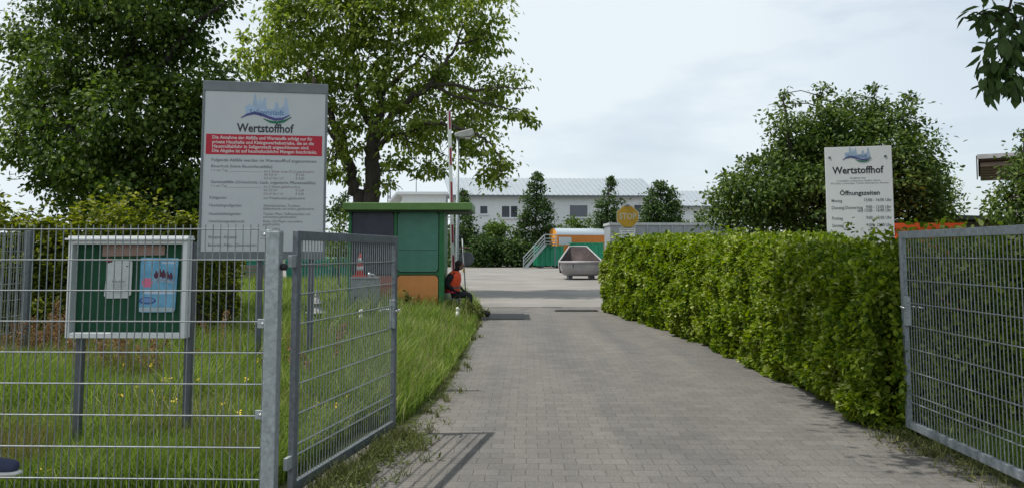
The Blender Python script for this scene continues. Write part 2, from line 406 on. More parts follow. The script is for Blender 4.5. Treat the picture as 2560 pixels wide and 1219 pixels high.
for s, py, x1 in [('Die Annahme der Abfälle und Wertstoffe erfolgt nur für',345.5,775),('private Haushalte und Kleingewerbebetriebe, die an die',357,779),('Hausmüllabfuhr in Seligenstadt angeschlossen sind.',368,767),('Die Abgabe ist auf haushaltsübliche Mengen beschränkt.',379,787)]:
    mb = MB(); text_into(mb, s, lx(526), lz(py), 11.5/sc_, 'LEFT', .020, (x1-526)/sc_, yf-.003); mb.build('banner_text', M['ink_white'], bn)
mb, mg, mc = ('heading_text','ink_grey'), ('price_text','ink_mauve'), ('list_text','ink_grey')
def T(m_, s, x0, py, x1, sz=10.0, bold=.0):
    q = MB(); text_into(q, s, lx(x0), lz(py), sz/sc_, 'LEFT', bold, (x1-x0)/sc_, yf-.001); q.build(m_[0], M[m_[1]], big)
T(mb,'Folgende Abfälle werden im Wertstoffhof angenommen:',525,402,787,11,.012)
T(mb,'Bauschutt (keine Baustellenabfälle)',525,417.5,675,10,.010)
T(mg,'1 x am Tag',525,427.5,563,8.5); T(mg,'bis 5 Eimer (max.75 L) gebührenfrei',656,429,781,8.5)
T(mg,'bis 0,5 m³',656,437,689,8.5); T(mg,'€ 4.00',735,437,756,8.5); T(mg,'0,5 m³ bis 1 m³',656,446,705,8.5); T(mg,'€ 8.00',735,446,756,8.5)
T(mb,'Gartenabfälle (Grünschnitt, Laub, organische Pflanzenabfälle)',525,457,785,10,.010)
T(mg,'1 x am Tag',525,466.5,563,8.5); T(mg,'bis 2 Säcke gebührenfrei',656,467.5,745,8.5)
T(mg,'bis 0,5 m³',656,476,689,8.5); T(mg,'€ 2.50',735,476,756,8.5); T(mg,'0,5 m³ bis 1 m³',656,485,705,8.5); T(mg,'€ 5.00',735,485,756,8.5)
for s, py, x1 in [('Kühlgeräte',496,564),('Haushaltsgroßgeräte:',515,602),('Haushaltskleingeräte:',536,601),('Unterhaltungselektronik:',554.5,611),('Altpapier, Altmetall',593.5,592),('Batterien, Altglas (Glascontainer)',612.5,641)]:
    T(mc, s, 523, py, x1, 10, .006)
for s, py, x1 in [('nur Privathaushalt gebührenfrei',496,759),('Waschmaschinen, Trockner,',515,748),('Elektroherde und andere gebührenfrei',522.5,782),('Toaster, Mixer, Kaffeemaschine und',535.5,773),('und andere gebührenfrei',543,738),('Radio, CD-Player und andere',554,753),('gebührenfrei',561.5,697),('gebührenfrei',573,698)]:
    T(mc, s, 656, py, x1, 9)
for py in (430.5, 470): MB().box(lx(565), lx(652), yf-.0012, yf+.0004, lz(py)-.0012, lz(py)+.0012).build('dotted_rule', M['ink_mauve'], big)

# ---- opening hours sign on the right
RY = 12.0; rk = ppm(RY); rx, rz_ = signspace(2153, RY)
hrs = thing('opening_hours_sign', 'white Wertstoffhof sign with opening hours standing behind the hedge', 'sign', (at(2153,HZ,RY).x, RY, 0), R(-15))
MB().box(rx(2075), rx(2231), -.012, .012, rz_(640), rz_(366)).build('panel', M['sign_bright'], hrs, .003)
for px in (2090, 2216):
    MB().box(rx(px)-.03, rx(px)+.03, .0135, .07, 0, rz_(372)).build('post', M['post_grey'], hrs)
    MB().lathe([(.02,0),(.018,.006),(.002,.008)], n=10, M=Matrix.Translation((rx(px-4 if px<2100 else px),-.0121,rz_(392))) @ Matrix.Rotation(R(90),4,'X')).build('bolt', M['galv_dark'], hrs)
yf = -.0125
emblem(hrs, rx(2151), rz_(392), 70/rk, yf)
def T2(nm, s, x0, py, x1, sz, bold=0, m_='ink_grey'):
    q = MB(); text_into(q, s, rx(x0), rz_(py), sz/rk, 'LEFT', bold, (x1-x0)/rk, yf-.001); q.build(nm, M[m_], hrs)
T2('title_lettering','Wertstoffhof',2092,426,2212,25,.024,'ink'); T2('title_lettering','Öffnungszeiten',2107,483,2200,16,.022,'ink')
T2('small_text','Annahme von:',2132,445,2169,6.5,.01); T2('small_text','Grünabfällen und Bauschutt, Metallen, Altholz',2102,452,2202,6); T2('small_text','Glas, Papier u. Kartonagen, Textilien, Elektrogeräten, Batterien',2086,458,2221,6)
for s, py, x1 in [('Montag',502,2112),('Dienstag-Donnerstag',519.5,2159),('Freitag',546,2112),('Samstag',564,2114)]: T2('day_text', s, 2087, py, x1, 11, .01)
for s, py, x0 in [('13:00 - 16:00 Uhr',501,2162),('9:00 - 12:00 Uhr',518.5,2167),('und 13:00 - 16:00 Uhr',527,2147),('9:00 - 12:00 Uhr',545,2167),('9:00 - 12:00 Uhr',563,2167)]: T2('time_text', s, x0, py, 2225, 11, .014)

# ------------------------------------------------------------------ notice board with its papers
NY = 6.3; nk = ppm(NY); nx, nz_ = signspace(327, NY)
nb = thing('notice_board', 'green felt notice board in white aluminium frame on two grey posts', 'notice board', (at(327,HZ,NY).x, NY, 0), R(-1.5))
x0, x1, z0, z1 = nx(178), nx(476), nz_(840), nz_(601)
fr = MB(); t_ = .042
fr.box(x0, x0+t_*.75, -.05, .05, z0, z1); fr.box(x1-t_, x1, -.05, .05, z0, z1)
fr.box(x0+t_*.75+.0005, x1-t_-.0005, -.049, .05, z0, z0+t_); fr.box(x0+t_*.75+.0005, x1-t_-.0005, -.049, .05, z1-.03, z1)
fr.build('frame', M['white_alu'], nb, .004)
MB().box(x0+.02, x1-.02, .02, .045, z0+.02, z1-.02).build('felt_panel', M['board_green'], nb)
MB().prism([(x0-.012, z1+.001),(x1+.012, z1+.001),(x1+.012,z1+.016),(x0-.012,z1+.016)], -.085, .06).box(x0-.006, x1+.006, -.05, .06, z1+.0165, z1+.034).build('canopy', M['white_alu'], nb, .003)
for px in (196, 470):
    MB().box(nx(px)-.028, nx(px)+.028, .055, .105, 0, nz_(605)).build('post', M['post_grey'], nb, .003)
def paper(name, label, cat, pts, m, yo=.010, th=.002):
    o = MB().prism([(nx(px), nz_(py)) for px, py in pts], yo, yo+th).build(name, m)
    o.location = nb.location; o.rotation_euler = nb.rotation_euler
    return tag(o, label, cat)
paper('title_strip', 'long brownish pink paper strip along the top of the notice board', 'paper', [(253,640),(411,637),(411,613),(254,611)], mat('buff_paper', (.30,.20,.165), .8, 0, .12, 9), .012)
wn = paper('notice_sheet', 'crumpled white notice sheet hanging inside the notice board', 'paper', [(262,737),(268,744),(322,743),(323,738),(330,735),(331,655),(327,649),(284,648),(278,655),(268,657),(266,690)], mat('white_paper', (.55,.58,.57), .8, 0, .10, 14, bump=.3, bscale=25), .008)
mb = MB()
def T3(m_, s, xa, py, xb, sz, yo): text_into(m_, s, nx(xa), nz_(py), sz/nk, 'LEFT', 0, (xb-xa)/nk, yo)
T3(mb,'Baden-Baden',281,702,314,8,.007)
for i, (xa, xb) in enumerate([(278,318),(284,312),(286,311),(277,317),(284,310)]): mb.box(nx(xa), nx(xb), .0065, .0078, nz_(710+5*i)-.0012, nz_(710+5*i)+.0012)
mb.box(nx(316), nx(321), .0065, .0078, nz_(666), nz_(663))
mb.build('print', M['ink_grey'], wn)
paper('red_slip', 'small red slip of paper above the white notice sheet', 'paper', [(262,653),(276,653),(276,645),(262,645)], mat('red_paper', (.36,.03,.05), .7, 0, .05), .012)
bp_ = paper('sports_poster', 'light blue poster with a group of red-shirted figures and pink oval', 'poster', [(351,774),(356,778),(438,777),(442,771),(447,644),(352,643)], mat('blue_poster', (.10,.36,.60), .4, 0, .3, 5, c2=(.24,.54,.74)), .008)
def flat(name, px, py, rx_, ry_, m, yo, par, n=18):
    MB().prism([(nx(px + rx_*math.cos(2*math.pi*i/n)), nz_(py - ry_*math.sin(2*math.pi*i/n))) for i in range(n)], yo-.0006, yo).build(name, m, par)
flat('pink_oval', 370, 705, 14, 12, mat('pink_print', (.65,.16,.28), .5, 0, .05), .0076, bp_)
flat('ring_print', 372, 749, 22, 9, mat('navy_print', (.05,.10,.30), .5, 0, .05), .0076, bp_)
flat('ring_centre', 373, 748, 17, 6, mat('mid_blue_print', (.16,.30,.55), .5, 0, .05), .0068, bp_)
mb = MB(); mw = MB()
for (px, py, w, h) in [(392,687,6,8),(401,683,5,9),(410,685,6,9),(420,688,5,8),(429,690,5,7)]:
    mb.prism([(nx(px+w*math.cos(t)), nz_(py-h*math.sin(t))) for t in [i*math.pi/5 for i in range(10)]], .0072, .0076)
    mb.prism([(nx(px+2.6*math.cos(t)), nz_(py-h-1-2.8*math.sin(t))) for t in [i*math.pi/4 for i in range(8)]], .0072, .0076)
    for s in (-2.6, 2.6): mw.box(nx(px+s-1.5), nx(px+s+1.5), .0072, .0077, nz_(py+h+9), nz_(py+h+.5))
mb.build('figure_print', mat('maroon_print', (.10,.03,.06), .5, 0, .4, 40), bp_); mw.build('figure_legs_print', mat('slate_print', (.20,.22,.34), .5, 0, .4, 60, c2=(.6,.6,.62)), bp_)
MB().box(nx(364), nx(440), .0072, .0077, nz_(733), nz_(723)).box(nx(405), nx(440), .0072, .0077, nz_(658), nz_(654)).build('white_print', mat('pale_print', (.5,.62,.75), .5, 0, .2, 60), bp_)
MB().box(nx(352), nx(440), .0072, .0077, nz_(776), nz_(766)).build('lower_strip', mat('grey_paper', (.42,.5,.53), .6, 0, .1, 20), bp_)
#@@PART2
# ------------------------------------------------------------------ kiosk with bench and seated person
def X(px, Y): return at(px, HZ, Y).x
def Z(py, Y): return CAMZ + (HZ - py) / F_PX * Y
M['hut_green'] = mat('green_paint', (.028,.19,.065), .45, 0, .12, 3)
M['roof_green'] = mat('olive_green_paint', (.13,.25,.07), .5, 0, .10, 4)
M['navy_panel'] = mat('navy_panel', (.055,.057,.09), .35, 0, .2, 4)
M['teal_panel'] = mat('teal_panel', (.085,.25,.185), .4, 0, .12, 3)
M['orange_panel'] = mat('orange_panel', (.78,.31,.10), .45, 0, .06, 3)
M['red_panel'] = mat('red_orange_panel', (.45,.12,.07), .45, 0, .06, 3)
M['rubber'] = mat('black_rubber', (.018,.02,.02), .7, 0, .1)
KY = 20.0
kx = lambda px: X(px, KY); kz = lambda py: Z(py, KY)
hut = thing('kiosk', 'green kiosk with teal and orange rounded panels and flat overhanging roof', 'kiosk', (kx(990), KY, 0))
ox = kx(990); xl, xr = kx(871)-ox, kx(1110)-ox
top = kz(527)
MB().box(xl, xr, .03, 1.15, .05, top).build('wall', M['hut_green'], hut, .02)
for px0, px1 in ((871, 878), (985, 992), (1097.5, 1110)):
    MB().box(kx(px0)-ox, kx(px1)-ox, -.012, .0295, .05, top).build('corner_post', M['hut_green'], hut, .006)
def rpanel(name, px0, px1, py0, py1, m):
    a, b, c, d = kx(px0)-ox, kx(px1)-ox, kz(py1), kz(py0)
    def rr(a, b, c, d, r):
        p = []
        for (cx, cz, s) in ((b-r,c+r,-90),(b-r,d-r,0),(a+r,d-r,90),(a+r,c+r,180)):
            for i in range(5): w = R(s + 22.5*i); p.append((cx + r*math.cos(w), cz + r*math.sin(w)))
        return p
    s = MB().prism(rr(a, b, c, d, .10), .008, .0295).build(name, m, hut)
    MB().prism(rr(a-.022, b+.022, c-.022, d+.022, .11), .016, .0285).build('gasket', M['rubber'], s)
    return s
rpanel('upper_panel', 880, 983.5, 530, 683, M['navy_panel'])
p = rpanel('upper_panel', 993.5, 1095.5, 530, 678, M['teal_panel'])
MB().box(kx(995)-ox, kx(1094)-ox, .0065, .0079, kz(625.5), kz(624.5)).build('seam', M['rubber'], p)
rpanel('lower_panel', 880, 983.5, 688, 830, M['red_panel'])
rpanel('lower_panel', 993.5, 1095.5, 687, 830, M['orange_panel'])
MB().box(kx(862)-ox, kx(1181)-ox, -.35, 1.5, kz(527), kz(509)).build('roof', M['roof_green'], hut, .012)
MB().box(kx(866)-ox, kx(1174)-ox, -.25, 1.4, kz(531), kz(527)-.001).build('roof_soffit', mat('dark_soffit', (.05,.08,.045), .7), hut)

BY = 20.75
bench = thing('bench', 'small grey metal bench beside the kiosk under the seated person', 'bench', (X(1130, BY), BY, 0))
MB().box(-.35, .27, -.25, .18, .46, .50).build('seat', M['galv'], bench, .006)
for sx_ in (-.28, .2): MB().box(sx_-.02, sx_+.02, -.2, .14, 0, .459).build('leg', M['post_grey'], bench)

def skin_mesh(name, verts, edges, m, parent, sub=2, root=0):
    me = bpy.data.meshes.new(name); me.from_pydata([v[:3] for v in verts], edges, []); me.update()
    o = bpy.data.objects.new(name, me); COL.objects.link(o)
    sk = o.modifiers.new('skin', 'SKIN'); sk.use_smooth_shade = True
    for i, v in enumerate(verts):
        d = me.skin_vertices[0].data[i]; r = v[3]
        d.radius = r if hasattr(r, '__len__') else (r, r)
        d.use_root = (i == root)
    sb = o.modifiers.new('sub', 'SUBSURF'); sb.levels = sub; sb.render_levels = sub
    dg = bpy.context.evaluated_depsgraph_get(); dg.update()
    m2 = bpy.data.meshes.new_from_object(o.evaluated_get(dg))
    bpy.data.objects.remove(o); bpy.data.meshes.remove(me)
    m2.name = name; m2.materials.clear(); m2.materials.append(m)
    m2.polygons.foreach_set('use_smooth', [True]*len(m2.polygons))
    o = bpy.data.objects.new(name, m2); COL.objects.link(o)
    if parent: o.parent = parent
    return o
M['dark_cloth'] = mat('dark_cloth', (.018,.016,.022), .85, 0, .3, 20)
M['trousers'] = mat('charcoal_trousers', (.022,.024,.03), .85, 0, .3, 18)
M['vest'] = mat('orange_safety_vest', (.82,.085,.02), .6, 0, .1, 12)
M['vest_pink'] = mat('faded_pink_hem', (.62,.03,.10), .6, 0, .1)
M['reflect'] = mat('grey_reflective_tape', (.20,.13,.12), .4, 0, .1)
M['skin'] = mat('skin', (.30,.16,.11), .5, 0, .1)
M['hair'] = mat('dark_hair', (.02,.014,.012), .7, 0, .3, 40)

def body_graph(hip, chest, neck, head, arms, legs):
    """arms: list of (shoulder, elbow, wrist, fingerdir); legs: list of (hipjoint, knee, ankle, toe)"""
    V = [(*hip,(.15,.13)), (*[(a+b)/2 for a,b in zip(hip,chest)],(.15,.12)), (*chest,(.165,.125)), (*neck,(.058,.058)), (*head,(.088,.098))]
    V.append((head[0]+.01, head[1], head[2]+.085, (.078,.085)))
    E = [(0,1),(1,2),(2,3),(3,4),(4,5)]
    for sh, el, wr, fd in arms:
        n = len(V); V += [(*sh,.068),(*el,.046),(*wr,.030)]; E += [(2,n),(n,n+1),(n+1,n+2)]
        fd = Vector(fd).normalized(); w = Vector(wr); palm = w + fd*.075; side = fd.cross(Vector((0,0,1))).normalized()
        V.append((*palm,(.036,.018))); E.append((n+2,n+3))
        for i, (o_, l_) in enumerate(((-.030,.062),(-.010,.075),(.010,.070),(.028,.055))):
            k = len(V); b_ = palm + side*o_ + fd*.02; c_ = b_ + fd*l_*.6 + Vector((0,0,-.008)); d_ = b_ + fd*l_ + Vector((0,0,-.03))
            V += [(*b_,.010),(*c_,.009),(*d_,.007)]; E += [(n+3,k),(k,k+1),(k+1,k+2)]
        k = len(V); b_ = w + fd*.035 - side*.035; d_ = b_ + fd*.045 - side*.02
        V += [(*b_,.012),(*d_,.009)]; E += [(n+3,k),(k,k+1)]
    for hj, kn, an, toe in legs:
        n = len(V); V += [(*hj,.095),(*kn,.062),(*an,.045)]; E += [(0,n),(n,n+1),(n+1,n+2)]
    return V, E
PYD = 20.62
person = thing('person', 'seated person in dark clothes and orange safety vest beside the kiosk', 'person', (X(1130, PYD), PYD, 0))
hip, chest, neck, head = (.0,0,.58), (.06,0,.98), (.12,0,1.19), (.17,0,1.29)
arms = [((.06,-.17,1.08),(-.10,-.24,.86),(.08,-.22,.68),(1,.25,-.25)), ((.08,.17,1.08),(.14,.24,.82),(.30,.14,.66),(1,-.2,-.3))]
legs = [((.06,-.09,.56),(.46,-.12,.57),(.36,-.12,.10),None), ((.06,.09,.56),(.48,.10,.56),(.44,.10,.10),None)]
V_, E_ = body_graph(hip, chest, neck, head, arms, legs)
body = skin_mesh('body', V_, E_, M['dark_cloth'], person)
def ellips(mb, c, r, n=14, m=10, cut=None):
    vs, fs = [], []
    for i in range(m+1):
        th = math.pi*i/m
        for k in range(n):
            w = 2*math.pi*k/n; vs.append((c[0]+r[0]*math.sin(th)*math.cos(w), c[1]+r[1]*math.sin(th)*math.sin(w), c[2]+r[2]*math.cos(th)))
    for i in range(m):
        for k in range(n): fs.append((i*n+k,(i+1)*n+k,(i+1)*n+(k+1)%n,i*n+(k+1)%n))
    return mb.add(vs, fs)
hd = ellips(MB(), (head[0]+.045, 0, head[2]+.025), (.092,.074,.115)); hd.tube([(head[0]+.13,0,head[2]+.04),(head[0]+.155,0,head[2]+.01),(head[0]+.13,0,head[2]-.005)],[.01,.016,.012],6)
for s in (-1,1): ellips(hd, (head[0]+.03, s*.076, head[2]+.02), (.022,.010,.032), 8, 6); ellips(hd, (head[0]+.125, s*.03, head[2]+.045), (.012,.014,.010), 8, 6)
ellips(hd, (head[0]+.125,0,head[2]-.035), (.012,.026,.010), 8, 6)
hd.build('face', M['skin'], person, smooth=True)
hr = ellips(MB(), (head[0]+.012, 0, head[2]+.05), (.108,.092,.115)); hr.build('hair', M['hair'], person, smooth=True)
def ring(mb, cs, n=20):
    vs, fs = [], []
    for (cx, cz, rx_, ry_) in cs:
        for k in range(n): w = 2*math.pi*k/n; vs.append((cx+rx_*math.cos(w), ry_*math.sin(w), cz))
    for i in range(len(cs)-1):
        for k in range(n): fs.append((i*n+k,i*n+(k+1)%n,(i+1)*n+(k+1)%n,(i+1)*n+k))
    return mb.add(vs, fs)
vest = ring(MB(), [(.01,.64,.195,.22),(.02,.80,.195,.225),(.045,.95,.20,.235),(.065,1.10,.17,.22),(.09,1.18,.09,.13)]).build('vest', M['vest'], person, smooth=True)
ring(MB(), [(.015,.735,.203,.230),(.02,.79,.203,.232)]).build('reflective_band', M['reflect'], vest, smooth=True)
ring(MB(), [(.0095,.625,.202,.227),(.015,.69,.202,.228)]).build('hem', M['vest_pink'], vest, smooth=True)
# the near sleeve crosses the vest
skin_mesh('sleeve', [(.02,-.20,1.10,.088),(-.07,-.27,.96,.092),(-.12,-.28,.85,.08),(.06,-.25,.70,.055)], [(0,1),(1,2),(2,3)], M['dark_cloth'], person)
for hj, kn, an, _ in legs:
    skin_mesh('trouser_leg', [(*hj,.105),(hj[0]+.2,(hj[1]+kn[1])/2,kn[2]+.015,.092),(*kn,.075),((kn[0]+an[0])/2,an[1],.33,.068),(an[0],an[1],.12,.06)], [(0,1),(1,2),(2,3),(3,4)], M['trousers'], person)
    skin_mesh('shoe', [(an[0]-.04,an[1],.05,.045),(an[0]+.06,an[1],.05,.045),(an[0]+.17,an[1],.04,.036)], [(0,1),(1,2)], M['black'], person, 2)

# a second person steps in from the left edge: only the shoe tip shows
walker = thing('person', 'walking person in blue canvas shoes passing the left end of the wire fence', 'person', (-3.18, 4.35, .012))
hip, chest, neck, head = (.0,0,1.0), (.03,0,1.32), (.05,0,1.50), (.07,0,1.60)
arms = [((.02,-.2,1.40),(-.14,-.25,1.14),(-.20,-.27,.88),(.1,0,-1)), ((.02,.2,1.40),(-.12,.25,1.13),(-.10,.24,.88),(.2,0,-1))]
lw = [((.0,-.1,.95),(.40,-.1,1.0),(.37,-.1,.57),None), ((.0,.1,.95),(-.02,.1,.52),(-.12,.1,.10),None)]
V_, E_ = body_graph(hip, chest, neck, head, arms, lw)
skin_mesh('body', V_, E_, M['skin'], walker)
skin_mesh('shirt', [(0,0,.98,(.17,.14)),(.02,0,1.2,(.18,.14)),(.03,0,1.36,(.19,.14)),(.05,0,1.46,(.09,.09)),(.02,-.2,1.40,.085),(-.09,-.25,1.14,.06),(.02,.2,1.40,.085),(-.12,.25,1.14,.06)], [(0,1),(1,2),(2,3),(2,4),(4,5),(2,6),(6,7)], mat('blue_shirt', (.06,.10,.18), .8), walker)
ellips(MB(), (head[0]+.02,0,head[2]+.06), (.11,.09,.10)).build('hair', M['hair'], walker, smooth=True)
M['canvas'] = mat('navy_canvas', (.035,.042,.085), .8, 0, .15, 40); M['sole'] = mat('white_sole', (.55,.55,.52), .6)
for i, (hj, kn, an, _) in enumerate(lw):
    skin_mesh('trouser_leg', [(*hj,.11),(*kn,.085),(an[0],an[1],an[2]+.03,.065)], [(0,1),(1,2)], M['trousers'], walker)
    z_ = an[2]; tilt = .0 if i else .04
    sh = skin_mesh('shoe', [(an[0]-.05,an[1],z_-.02,.048),(an[0]+.05,an[1],z_-.02,.050),(an[0]+.15,an[1],z_-.045+tilt*.3,.044),(an[0]+.255,an[1],z_-.055+tilt*.4,.034)], [(0,1),(1,2),(2,3)], M['canvas'], walker)
    skin_mesh('sole', [(an[0]-.06,an[1],z_-.062,(.050,.016)),(an[0]+.05,an[1],z_-.068,(.050,.016)),(an[0]+.16,an[1],z_-.082+tilt*.3,(.048,.015)),(an[0]+.27,an[1],z_-.084+tilt*.4,(.036,.013))], [(0,1),(1,2),(2,3)], M['sole'], sh)

# ------------------------------------------------------------------ barrier, lamp, round sign, ramps and small things by the kiosk
M['barrier_white'] = mat('white_barrier_paint', (.74,.74,.73), .4, 0, .05)
M['barrier_red'] = mat('faded_red_film', (.33,.03,.06), .45, 0, .15, 9)
BAY = 22.2
bar = thing('barrier', 'red and white barrier boom raised upright behind the kiosk roof', 'barrier', (X(1131,BAY), BAY, 0))
bl = Vector((X(1133.5,BAY)-X(1131,BAY), 0, .95)); bt = Vector((X(1120.5,BAY)-X(1131,BAY), 0, Z(276,BAY)))
ax = (bt - bl); Lb = ax.length; Mx = Matrix.Translation(bl) @ Matrix.Rotation(math.atan2(ax.x, ax.z), 4, 'Y')
boom = MB().box(-.05,.05,-.025,.025,0,Lb,Mx).build('boom', M['barrier_white'], bar, .006)
for py0, py1 in ((276,322),(369,413),(455,515-.5),(562,607),(637,690)):
    zz = sorted(((Z(py0,BAY)-.95), (Z(py1,BAY)-.95)))
    MB().box(-.012,.042,-.0275,-.0255,max(0,zz[0]),min(Lb,zz[1]),Mx).build('red_stripe', M['barrier_red'], boom)
MB().box(-.2,.2,-.16,.16,0,.95).box(-.22,.22,-.18,.18,.9505,.98).build('housing', mat('pale_grey_housing',(.5,.5,.5),.5), bar, .01)

LY = 24.0
lamp = thing('street_lamp', 'grey street lamp with one flat rectangular head above the kiosk', 'street lamp', (X(1143,LY), LY, 0))
MB().tube([(0,0,0),(0,0,1.2),(0,0,Z(337,LY))], [.062,.052,.045], 12).build('pole', M['galv'], lamp, smooth=True)
hx0, hx1 = X(1136,LY)-X(1143,LY), X(1185,LY)-X(1143,LY)
MB().prism([(hx0,Z(341,LY)),(hx0+.16,Z(344,LY)),(hx1-.1,Z(341,LY)),(hx1,Z(333,LY)),(hx1-.06,Z(321,LY)),(hx0+.1,Z(330,LY)),(hx0-.02,Z(336,LY))], -.16, .16).build('lamp_head', mat('lamp_grey',(.42,.42,.39),.5), lamp, .02)
MB().box(hx0+.3,hx1-.12,-.11,.11,Z(346,LY),Z(342.6,LY)).build('lamp_glass', mat('lamp_glass',(.55,.56,.55),.2), lamp, .01)

QY = 21.6
rs = thing('round_sign', 'round dark grey sign back on a thin leaning pole beside the seated person', 'sign', (X(1168,QY), QY, 0))
qa = Vector((0,0,0)); qb = Vector((X(1155.5,QY)-X(1168,QY), 0, Z(597,QY)))
MB().tube([qa, qb], .018, 8).build('pole', M['galv'], rs, smooth=True)
MB().lathe([(.19,0),(.20,.004),(.20,.012),(.19,.016)], n=28, M=Matrix.Translation((X(1167,QY)-X(1168,QY), .022, Z(646,QY))) @ Matrix.Rotation(R(-90),4,'X')).build('disc', mat('sign_back_grey',(.13,.14,.155),.4,.3), rs)
MB().tube([(qb.x*.62-.001,0,Z(679,QY)),(qb.x*.66-.001,0,Z(671,QY))], .03, 8).build('collar', mat('yellow_band',(.42,.28,.04),.5), rs)
MB().box(X(1149,QY)-X(1168,QY), X(1172,QY)-X(1168,QY), -.026,-.0195, Z(620,QY), Z(617,QY)).build('cross_bar', mat('dull_pink',(.35,.17,.18),.6), rs)

M['asphalt_rub'] = mat('dark_rubber_ramp', (.11,.107,.104), .9, 0, .25, 14, bump=.4, bscale=60)
ra = at(1258,783,21.2)
r1 = MB().prism([(-.55,0),(.55,0),(.53,.014),(-.53,.014)], -1.25, 1.15).build('rubber_ramp', M['asphalt_rub'], None, .01, loc=(X(1258,21.2), 21.2, .006))
tag(r1, 'wide dark rubber mat lying on the driveway at the grass edge', 'ramp')
r2 = MB().prism([(-.62,0),(.62,0),(.58,.05),(-.58,.05)], -.16, .16).build('speed_bump', M['asphalt_rub'], None, .01, loc=(X(1439,22.7), 22.7, .006))
tag(r2, 'narrow dark speed bump strip across the drive near the hedge', 'speed bump')
st = ellips(MB(), (0,0,.07), (.12,.10,.09)).build('stone', mat('dark_stone',(.05,.045,.045),.9,0,.3,12,bump=.5,bscale=20), None, smooth=True, loc=(X(1215,20.6), 20.6, .03))
tag(st, 'dark rounded stone lying on the rubber mat by the grass', 'stone')

CY = 17.5
cab = thing('utility_cabinet', 'grey metal utility cabinet with a traffic cone on top', 'cabinet', (X(910,CY), CY, 0))
cw = X(943,CY)-X(910,CY); ch = Z(691,CY)
M['cab'] = mat('cabinet_grey',(.30,.32,.33),.5,.1,.12,4)
MB().box(-cw,cw,0,.4,.06,ch-.04).build('body', M['cab'], cab, .006)
MB().box(-cw-.02,cw+.02,-.03,.43,ch-.0395,ch).build('lid', M['cab'], cab, .01)
MB().box(-cw+.03,cw-.03,-.012,-.001,.12,ch-.08).build('door', M['cab'], cab, .004)
MB().box(-.20,-.17,-.03,-.0125,.55,.70).build('door_handle', M['black'], cab)
MB().box(-cw+.01,cw-.01,.01,.39,0,.0595).build('plinth', M['post_grey'], cab)
cone = thing('traffic_cone', 'red and white traffic cone standing on the grey cabinet', 'traffic cone', (X(896,CY), CY+.2, ch+.001))
M['cone_red'] = mat('cone_red',(.70,.075,.06),.5,0,.08); M['cone_white'] = mat('cone_white',(.62,.62,.62),.5,0,.05)
H_ = Z(633,CY)-ch; cr_ = lambda z: .105 - (.105-.022)*z/H_
MB().lathe([(cr_(.03),.03),(cr_(H_),H_),(cr_(H_)*.6,H_+.005)], n=20).build('cone_body', M['cone_red'], cone, smooth=True)
MB().box(-.14,.14,-.14,.14,0,.03).build('base', M['cone_red'], cone, .006)
for f0, f1 in ((.28,.45),(.62,.80)):
    MB().lathe([(cr_(H_*f0)+.002,H_*f0),(cr_(H_*f1)+.002,H_*f1)], n=20).build('white_band', M['cone_white'], cone, smooth=True)
tapm = ellips(MB(), (0,0,.05), (.05,.05,.05), 10, 8).tube([(0,0,.05),(.09,0,.05),(.13,0,.03)], .016, 8)
tp = tapm.build('tap', M['chrome'], None, smooth=True, loc=(X(921,CY), CY+.15, ch+.001)); tag(tp, 'small shiny metal tap fitting on the grey cabinet', 'tap')

GY = 14.0
M['stone'] = mat('pale_stone',(.33,.33,.33),.9,0,.25,10,bump=.5,bscale=30)
lan = thing('garden_lantern', 'grey stone garden lantern in tiers seen through the gate', 'garden ornament', (X(794,GY), GY, 0))
gk = 1/ppm(GY)
zb = .25
MB().lathe([(.10,0),(.10,zb),(.05,zb+.04),(.05,zb+.16),(.11,zb+.20),(.11,zb+.24)], n=10).build('foot', M['stone'], lan)
MB().lathe([(.075,zb+.241),(.075,zb+.36)], n=8).build('fire_box', mat('shadowed_stone',(.16,.16,.16),.9), lan)  # shade of the fire box put into a darker stone colour
MB().lathe([(.19,zb+.361),(.15,zb+.39),(.06,zb+.47),(.03,zb+.50)], n=10).build('cap_roof', M['stone'], lan)
MB().lathe([(.03,zb+.501),(.10,zb+.52),(.035,zb+.62),(.035,zb+.66),(.012,zb+.76)], n=10).build('finial', M['stone'], lan)
M['plaster'] = mat('white_plaster',(.72,.72,.62),.7,0,.08,12)
DY = 18.5
fg_ = thing('garden_figurine', 'small white bird figurine standing in the grass near the kiosk corner', 'garden ornament', (X(1145,DY), DY, 0)); fg_.scale = (.72,.72,.72)
ellips(ellips(MB(), (0,0,.30), (.075,.07,.15)), (0,0,.12), (.085,.08,.13)).build('body', M['plaster'], fg_, smooth=True)
hh = ellips(MB(), (-.005,0,.50), (.055,.05,.062)); hh.tube([(.03,0,.50),(.09,0,.475)], [.02,.006], 8); hh.tube([(0,0,.36),(-.004,0,.47)], [.05,.04], 10); hh.build('head', M['plaster'], fg_, smooth=True)
fg2 = thing('garden_figurine', 'small white ornament in the grass in front of the grey cabinet', 'garden ornament', (X(905,15.2), 15.2, 0))
ellips(MB(), (0,0,.42), (.055,.05,.08)).lathe([(.07,0),(.06,.25),(.04,.36)], n=10).build('body', M['plaster'], fg2, smooth=True)
ellips(MB(), (.0,0,.54), (.04,.04,.048)).build('head', M['plaster'], fg2, smooth=True)

